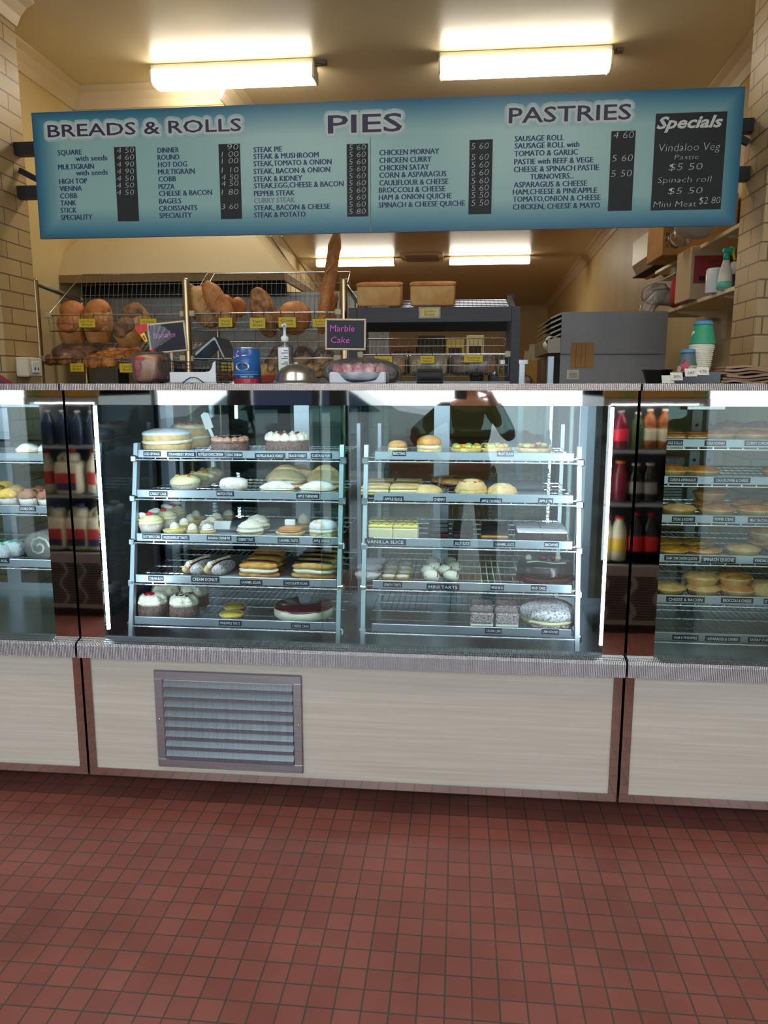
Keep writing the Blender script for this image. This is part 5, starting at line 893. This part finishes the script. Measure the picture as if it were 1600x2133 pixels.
x0,x1=X(1437,580,4.75),X(1500,580,4.75); d=MB().box(x0+.02,x1+.1,4.745,4.749,z1+.09,z1+.245); d.text('FAMILY CARTON',x0+.1,x1+.06,z1+.21,.018,4.744,1); d.box(x0+.05,x1+.06,4.744,4.745,z1+.105,z1+.13,1)
carton('carton','pale carton with a dark red label on the lower wall shelf',x0,x1+.08,4.75,5.05,z1,.3,_M['pale_carton'],d,(mat('carton_red',(150,44,50),.6),M_dark))
x0=X(1379,520,5.1); d=MB().box(x0+.02,x0+.3,5.095,5.099,z2+.17,z2+.24,1); d.text('ECO',x0+.04,x0+.15,z2+.2,.035,5.094,0)
for k,t in enumerate(('REF','DU','STA')): d.text(t,x0+.02,x0+(.1,.08,.1)[k],z2+.125-k*.034,.022,5.0945,1)
carton('carton','brown carton printed ECO on the upper wall shelf',x0,1.68,5.1,5.5,z2,.36,_M['cardboard'],d,(_M['card_cream'],M_dark))
def lump(nm,lb,cat,px,py,Y,rx,ry,rz,m,amp=.25,z=None,fq=12):
    p=P(px,py,Y); single(nm,MB().blob((p[0],Y,(z+rz if z else p[2])),rx,ry,rz,0,30,16,amp,fq,flat=-rz if z else None),m,lb,'bag' if cat is None else cat,(p[0],Y,z or p[2]))
M_sack=mat('white_plastic_bag',(206,196,182),.5,c2=(190,180,168),scale=6,bump=.3); lump('plastic_sack','bulging white plastic bag near the top right of the upper shelf',None,1452,490,4.55,.12,.12,.11,M_sack,z=z2); lump('plastic_sack','crumpled clear bag between the brown carton and the white bag',None,1412,520,4.85,.06,.07,.06,M_sheer,.4,z=z2)
p=P(1410,610,5.2); single('lunch_bag',MB().blob((1.41,5.2,z1+.1),.075,.06,.1,0,28,14,.05,14,e=.5,e2=.5).tube([(1.345,5.14,z1+.03),(1.345,5.14,z1+.17),(1.41,5.14,z1+.195)],.008,6),mat('bag_red',(176,24,44),.6),'red padded lunch bag beside the carton on the lower shelf','bag',(1.46,5.2,z1))
a=P(1381,622,5.5); q=P(1332,690,5.5); r=root('bagged_cups','white cups in a clear bag hanging off the end of the lower shelf','bag',a); b=MB()
for k in range(10): b.lathe(((.042,0),(.044,.003),(.036,.01),(.001,.01)),(a[0]-.05+k*.0105,5.5,a[2]),20,ax='x')
part('cup_stack',b,_M['cup_white'],r); part('plastic_bag',MB().tube([(1.5,5.5,z1+.05),(a[0]+.05,5.5,a[2]+.01),(a[0]-.05,5.5,a[2]+.01),(a[0]-.1,5.5,a[2]-.06),(q[0]+.05,5.5,q[2]+.09),(q[0],5.5,q[2])],[.05,.06,.06,.05,.055,.03],20).blob((a[0]-.04,5.5,a[2]+.03),.1,.05,.07,0,20,12,.3,20),glass('crinkled_bag',(245,245,245),1.5,.2,.28,(222,214,204)),r)
part('bag_sticker',MB().cbox(q[0]-.01,q[0]+.05,5.438,5.445,q[2]-.015,q[2]+.025,.002).cbox(q[0]+.01,q[0]+.05,5.438,5.445,q[2]+.035,q[2]+.09,.002,1),[M_dark,_M['card_cream']],r)
single('small_box',MB().cbox(1.38,1.5,5.3,5.42,z1+.21,z1+.27,.003).cbox(1.34,1.56,5.15,5.5,z1+.2,z1+.21,.003,1),[mat('lilac_card',(190,178,196),.6),_M['card_cream']],'small lilac box on a card above the red lunch bag','box',(1.44,5.36,z1+.2))
p=P(1487,600,4.4); single('white_canister',MB().lathe(((.05,0),(.052,.004),(.052,.12),(.047,.13),(.001,.13)),(X(1489,620,4.45),4.45,z1),28),_M['white_gloss'],'white plastic canister left of the spray bottle','canister',(X(1489,620,4.45),4.45,z1))
p=(X(1509,600,4.3),4.3,z1); r=root('spray_bottle','spray bottle with teal trigger head and yellow lever','spray bottle',p); part('bottle',MB().lathe(((.034,0),(.04,.004),(.038,.04),(.03,.1),(.016,.15),(.013,.165),(.001,.165)),p,24,sy=.7),mat('bottle_milky',(226,222,206),.35),r); part('liquid_band',MB().lathe(((.0405,.004),(.0405,.03),(.038,.042)),p,24,sy=.71),mat('teal_liquid',(110,196,180),.3),r)
part('trigger_head',MB().lathe(((.015,.15),(.016,.17),(.012,.19)),p,16).cbox(p[0]-.02,p[0]+.03,4.288,4.312,z1+.19,z1+.212,.005),mat('teal_plastic',(30,170,150),.35),r); part('lever',MB().tube([(p[0]+.015,4.3,z1+.215),(p[0]+.035,4.3,z1+.21),(p[0]+.034,4.3,z1+.18),(p[0]+.044,4.3,z1+.15)],.007,8),mat('lime_plastic',(196,220,40),.35),r)
p=(X(1529,600,4.36),4.36,z1); r=root('aerosol_can','navy and white aerosol can behind the spray bottle','can',p); part('can_body',MB().lathe(((.026,0),(.027,.003),(.027,.1),(.001,.1)),p,20),mat('can_navy',(36,44,84),.35),r); part('can_top',MB().lathe(((.0272,.085),(.0272,.13),(.022,.15),(.001,.15)),p,20),_M['white_gloss'],r)
# air conditioner on the right wall
ay=7.0; w=WR(ay); r=root('air_conditioner','cream wall air conditioner above the steel cabinet','air conditioner',(w-.12,ay,2.3)); z=Z(1340,548,6.3)
part('housing',MB().prism([(w,z+.05),(w-.1,z),(w-.2,z+.04),(w-.24,z+.12),(w-.24,z+.32),(w,z+.34)],6.3,7.3,'y'),M_trim,r); part('outlet_louvre',MB().box(w-.235,w-.05,6.32,7.28,z+.012,z+.02),M_void,r); part('badge',MB().cbox(w-.245,w-.24,6.4,6.5,z+.15,z+.18,.002),M_rail,r)
# ================================================================ BEHIND THE VIEWER (seen in the mirror posts and the glass)
VY=4.1; FY=4.4-VY                                             # mirrored depth of the fridge doors
mat('fridge_grey',(150,146,142),.45); mat('milk',(232,226,196),.45); mat('milk_label',(196,60,60),.5); mat('milk_label_navy',(50,54,90),.5); mat('cap_red',(196,36,48),.4); mat('cap_blue',(50,70,150),.4); mat('cap_orange',(240,120,40),.4); mat('cola',(28,14,12),.15); mat('cola_label',(200,24,36),.4); mat('red_drink',(120,16,40),.15); mat('bright_red_label',(236,40,66),.4); mat('dark_blue_drink',(24,44,66),.15); mat('yellow_label',(236,200,70),.5); mat('cooler_inside',(150,164,168),.5); mat('orange_header',(224,130,60),.5,c2=(120,140,60),scale=5)
def fridge(lb,x0,x1,led):
    r=root('drinks_fridge',lb,'fridge',((x0+x1)/2,FY-.4,0)); zb=max(.05,Z(150,1292,VY)); zv=Z(150,1152,VY); zt=Z(150,850,VY)
    part('base',MB().box(x0,x1,FY-.74,FY-.012,0,zb),M_dark,r); part('vent_panel',MB().cbox(x0,x1,FY-.74,FY-.005,zb,zv,.004),_M['fridge_grey'],r); g=MB()
    for k in range(17):
        z=zb+.03+k*(zv-zb-.1)/16
        for a in range(3): x=x0+.06+a*(x1-x0-.1)/3+.02*math.sin(k*.6); g.box(x,x+(x1-x0)*.22,FY-.006,FY-.003,z,z+.009)
    part('vent_slot',g,M_dark,r)
    part('cabinet_shell',MB().box(x0,x0+.03,FY-.74,FY-.02,zv,2.0).box(x1-.03,x1,FY-.74,FY-.02,zv,2.0).box(x0+.03,x1-.03,FY-.74,FY-.71,zv,2.0),_M['cooler_inside'],r)
    part('header_panel',MB().cbox(x0,x1,FY-.74,FY-.008,zt+.06,2.05,.006),_M['orange_header'],r); part('door_frame',MB().box(x0,x1,FY-.02,FY-.006,zt+.03,zt+.06).box(x0,x0+.025,FY-.02,FY-.006,zv,zt+.03).box(x1-.025,x1,FY-.02,FY-.006,zv,zt+.03),_M['fridge_grey'],r)
    part('light_tube',MB().box(x0+.05,x1-.05,FY-.06,FY-.03,zt+.025,zt+.05),mat('cooler_light',(236,246,255),.5,emit=7),r)
    for x in ((x0+.032,) if led else (x1-.044,)): part('light_tube',MB().box(x,x+.012,FY-.05,FY-.03,zv+.02,zt+.02),_M['cooler_light'],r)  # upright tube added to brighten the lower bottle rows
    zs=[Z(150,y,VY) for y in (931,1034,1152)]
    for z in zs: part('shelf',MB().box(x0+.03,x1-.03,FY-.7,FY-.03,z-.014,z),M_rail,r)
    return zs
def bottle(r,h,m,lab,cap,neck=.4):
    b=MB().lathe(((r*.8,0),(r,.006),(r,h*.62),(r*.85,h*.74),(r*neck,h*.9),(r*neck,h*.96),(.001,h*.96)),(0,0,0),20)
    o=[('bottle_body',b.mesh('bottle_body',_M[m]))]
    if lab: o.append(('label_band',MB().lathe(((r*1.01,h*.22),(r*1.015,h*.24),(r*1.015,h*.5),(r*1.01,h*.52)),(0,0,0),20).mesh('label_band',_M[lab])))
    return o+[('cap',MB().lathe(((r*neck*1.15,h*.94),(r*neck*1.15,h),(.001,h)),(0,0,0),16).mesh('cap',_M[cap]))]
def jug(w,h,lab,cap):
    b=MB().blob((0,0,h*.36),w/2,w*.45,h*.37,0,24,12,e=.25,e2=.4).blob((w*.05,0,h*.78),w*.3,w*.34,h*.14,0,20,10,e=.6).tube([(-w*.4,0,h*.6),(-w*.42,0,h*.8),(-w*.25,0,h*.88),(0,0,h*.9)],w*.1,10)
    return [('jug_body',b.mesh('jug_body',_M['milk'])),('label_patch',MB().cbox(-w*.38,w*.38,w*.44,w*.465,h*.1,h*.48,.003).cbox(-w*.38,w*.38,w*.463,w*.468,h*.1,h*.26,.001,1).mesh('label_patch',[_M['milk_label'],_M['milk_label_navy']])),('cap',MB().lathe(((w*.16,h*.9),(w*.16,h),(.001,h)),(w*.05,0,0),16).mesh('cap',_M[cap]))]
XL=lambda px: X(px,1000,VY)
fx0,fx1=XL(60),XL(214); zs=fridge('drinks fridge of milk jugs mirrored in the left corner posts',fx0,fx1,0)
def row(lb,nm,bd,args,xs,z,n2=1,cat='bottle'):
    for x in xs: thing(nm,lb,cat,bd,args,(x,FY-.13,z+.001),0,lb)
row('dark blue drink bottle on the top shelf of the milk fridge','drink_bottle',bottle,(.038,.2,'dark_blue_drink',None,'fridge_grey'),[fx0+.07+.09*k for k in range(4)],zs[0])
row('milk jug with a red cap on the middle shelf','milk_jug',jug,(.16,.262,'milk_label','cap_red'),[XL(126)],zs[1]); row('slim milk bottle with a red cap beside the jug','milk_bottle',bottle,(.045,.25,'milk','milk_label','cap_red'),[XL(176),XL(74)],zs[1]); row('milk jug with a blue cap on the bottom shelf','milk_jug',jug,(.15,.27,'milk_label','cap_blue'),[XL(88),XL(138),XL(184)],zs[2])
gx0,gx1=XL(1250),XL(1470); zs=fridge('drinks fridge of soft drinks mirrored in the right corner posts',gx0,gx1,1)
row('red drink bottle with a bright red label','drink_bottle',bottle,(.042,.21,'red_drink','bright_red_label','fridge_grey'),[XL(1266),XL(1297)],zs[0]); row('green glass bottle beside the red drinks','drink_bottle',bottle,(.035,.2,'spinach',None,'milk'),[XL(1334)],zs[0]); row('brown bottle with pale cap on the top shelf','drink_bottle',bottle,(.038,.22,'brown_pastry','milk','milk'),[XL(1360),XL(1392)],zs[0])
row('dark red sports drink with an orange cap','drink_bottle',bottle,(.046,.22,'red_drink',None,'cap_orange',.55),[XL(1268),XL(1302)],zs[1]); row('black sports drink bottle on the middle shelf','drink_bottle',bottle,(.042,.21,'black_drink' if 'black_drink' in _M else 'cola','fridge_grey','milk',.5),[XL(1336),XL(1366)],zs[1])
row('pale flavoured milk bottle with a yellow label','milk_bottle',bottle,(.042,.25,'milk','yellow_label','cap_red',.5),[XL(1276),XL(1306)],zs[2]); row('cola bottle with red label and red cap','drink_bottle',bottle,(.045,.27,'cola','cola_label','cap_red'),[XL(1342),XL(1374)],zs[2])
# white car parked outside
r=root('parked_car','white car parked outside, mirrored in the glass','car',(-1.9,-5.2,0)); cy0,cy1=-6.0,-4.3
prof=[(-4.1,.35),(-4.15,.7),(-3.95,.9),(-3.2,.98),(-2.6,1.42),(-1.4,1.48),(-.7,1.05),(.1,.92),(.25,.7),(.2,.35)]
part('car_body',MB().prism(prof,cy0,cy1,'y'),mat('car_white',(236,238,240),.15,coat=.6),r); part('side_window',MB().prism([(-3.0,1.0),(-2.52,1.36),(-1.45,1.4),(-.9,1.04)],cy1,cy1+.01,'y'),_M['glass_dark'],r)
for x in (-3.3,-.55): part('wheel',MB().lathe(((.2,-.1),(.32,-.09),(.33,.05),(.3,.1),(.16,.1),(.001,.08)),(x,cy1-.02,.33),24,ax='y'),M_dark,r)
# the person taking the photo
def skin(name,verts,edges,rad,m,par,sub=2,rootv=0):
    me=bpy.data.meshes.new(name); me.from_pydata(verts,edges,[]); me.materials.append(m); o=put(name,me,par)
    md=o.modifiers.new('skin','SKIN'); 
    me.skin_vertices[0].data
    for i,q in enumerate(rad):
        sv=me.skin_vertices[0].data[i]; sv.radius=q if isinstance(q,tuple) else (q,q); sv.use_root=(i==rootv)
    md.use_smooth_shade=True; s=o.modifiers.new('sub','SUBSURF'); s.levels=sub; s.render_levels=sub; return o
px_,py_=.06,-.36
M_skin=mat('skin',(206,150,124),.55); M_shirt=mat('dark_top',(34,32,40),.8); M_trou=mat('dark_leggings',(38,32,38),.8); M_hair=mat('brown_hair',(60,42,34),.6); M_shoe=mat('brown_shoe',(70,50,46),.6)
r=root('person','person in dark clothes photographing the counter with one hand on hip','person',(px_,py_,0))
V=[(0,0,.78),(0,0,.92),(0,.01,1.08),(0,.0,1.2),(0,.01,1.27),(0,.02,1.33),(0,.03,1.4),(0,.025,1.47),   # pelvis..head
 (-.1,0,.74),(-.11,.02,.44),(-.12,-.01,.08),(-.125,.1,.04), (.1,0,.74),(.12,.03,.44),(.14,0,.08),(.15,.11,.04),
 (-.16,0,1.19),(-.36,.0,1.02),(-.19,.1,.88),(-.15,.13,.86), (.16,0,1.19),(.25,.1,1.02),(.12,.26,1.26),(.1,.3,1.31)]
E_=[(0,1),(1,2),(2,3),(3,4),(4,5),(5,6),(6,7),(0,8),(8,9),(9,10),(10,11),(0,12),(12,13),(13,14),(14,15),(3,16),(16,17),(17,18),(18,19),(3,20),(20,21),(21,22),(22,23)]
RD=[(.14,.1),(.12,.085),(.13,.09),(.12,.08),.045,.055,.082,.072, .085,.058,.038,.032,.085,.058,.038,.032, .052,.038,.028,.022,.052,.038,.028,.022]
skin('body',V,E_,RD,M_skin,r)
def sub(name,ids,m,grow):
    mp={k:i for i,k in enumerate(ids)}; return skin(name,[V[k] for k in ids],[(mp[a],mp[c]) for a,c in E_ if a in mp and c in mp],[tuple((q if isinstance(q,tuple) else (q,q))[j]+grow for j in (0,1)) for q in (RD[k] for k in ids)],m,r)
sub('top',[1,2,3,16,17,20,21],M_shirt,.012); sub('leggings',[0,8,9,10,12,13,14],M_trou,.012)
for s,k in ((-1,10),(1,14)): x,y,z=V[k]; part('shoe',MB().blob((px_+x,py_+y+.07,.035),.045,.13,.05,0,18,10,flat=-.034,e=.7),M_shoe,r)
part('hair',MB().blob((px_,py_-.005,1.47),.088,.095,.088,0,24,14,.06,20).blob((px_,py_-.07,1.36),.06,.035,.12,0,16,10,.08,20),M_hair,r)
f=MB().blob((px_,py_+.112,1.425),.013,.018,.022,0,12,8); 
for s in (-1,1): f.blob((px_+s*.08,py_+.02,1.42),.012,.02,.03,0,10,8)
part('nose_and_ears',f,M_skin,r); part('mouth',MB().blob((px_,py_+.108,1.375),.024,.008,.008,0,14,8),mat('lips',(160,80,76),.5),r)
e=MB()
for s in (-1,1): e.blob((px_+s*.032,py_+.1,1.452),.013,.008,.007,0,12,8)
part('eyes',e,M_dark,r)
fg=MB(); hx,hy_,hz=px_+.1,py_+.3,1.31
for k in range(4): fg.tube([(hx-.012,hy_+.01,hz+.012*k-.01),(hx-.045-.004*k,hy_+.035,hz+.013*k),(hx-.06,hy_+.04,hz+.014*k)],[.009,.008,.006],8)
fg.tube([(hx,hy_+.01,hz-.02),(hx-.02,hy_+.03,hz-.035),(hx-.05,hy_+.03,hz-.035)],[.01,.009,.007],8)
h2=(px_-.15,py_+.13,.86)
for k in range(5): fg.tube([h2,(h2[0]+.02+.005*k,h2[1]+.03-.012*k,h2[2]-.03),(h2[0]+.045,h2[1]+.02-.014*k,h2[2]-.055+.006*k)],[.01,.009,.006],8)
part('fingers',fg,M_skin,r)
single('phone',MB().cbox(-.036,.036,-.016,-.006,1.265,1.415,.003),M_dark,'black phone held up by the person','phone',(0,-.011,1.34))
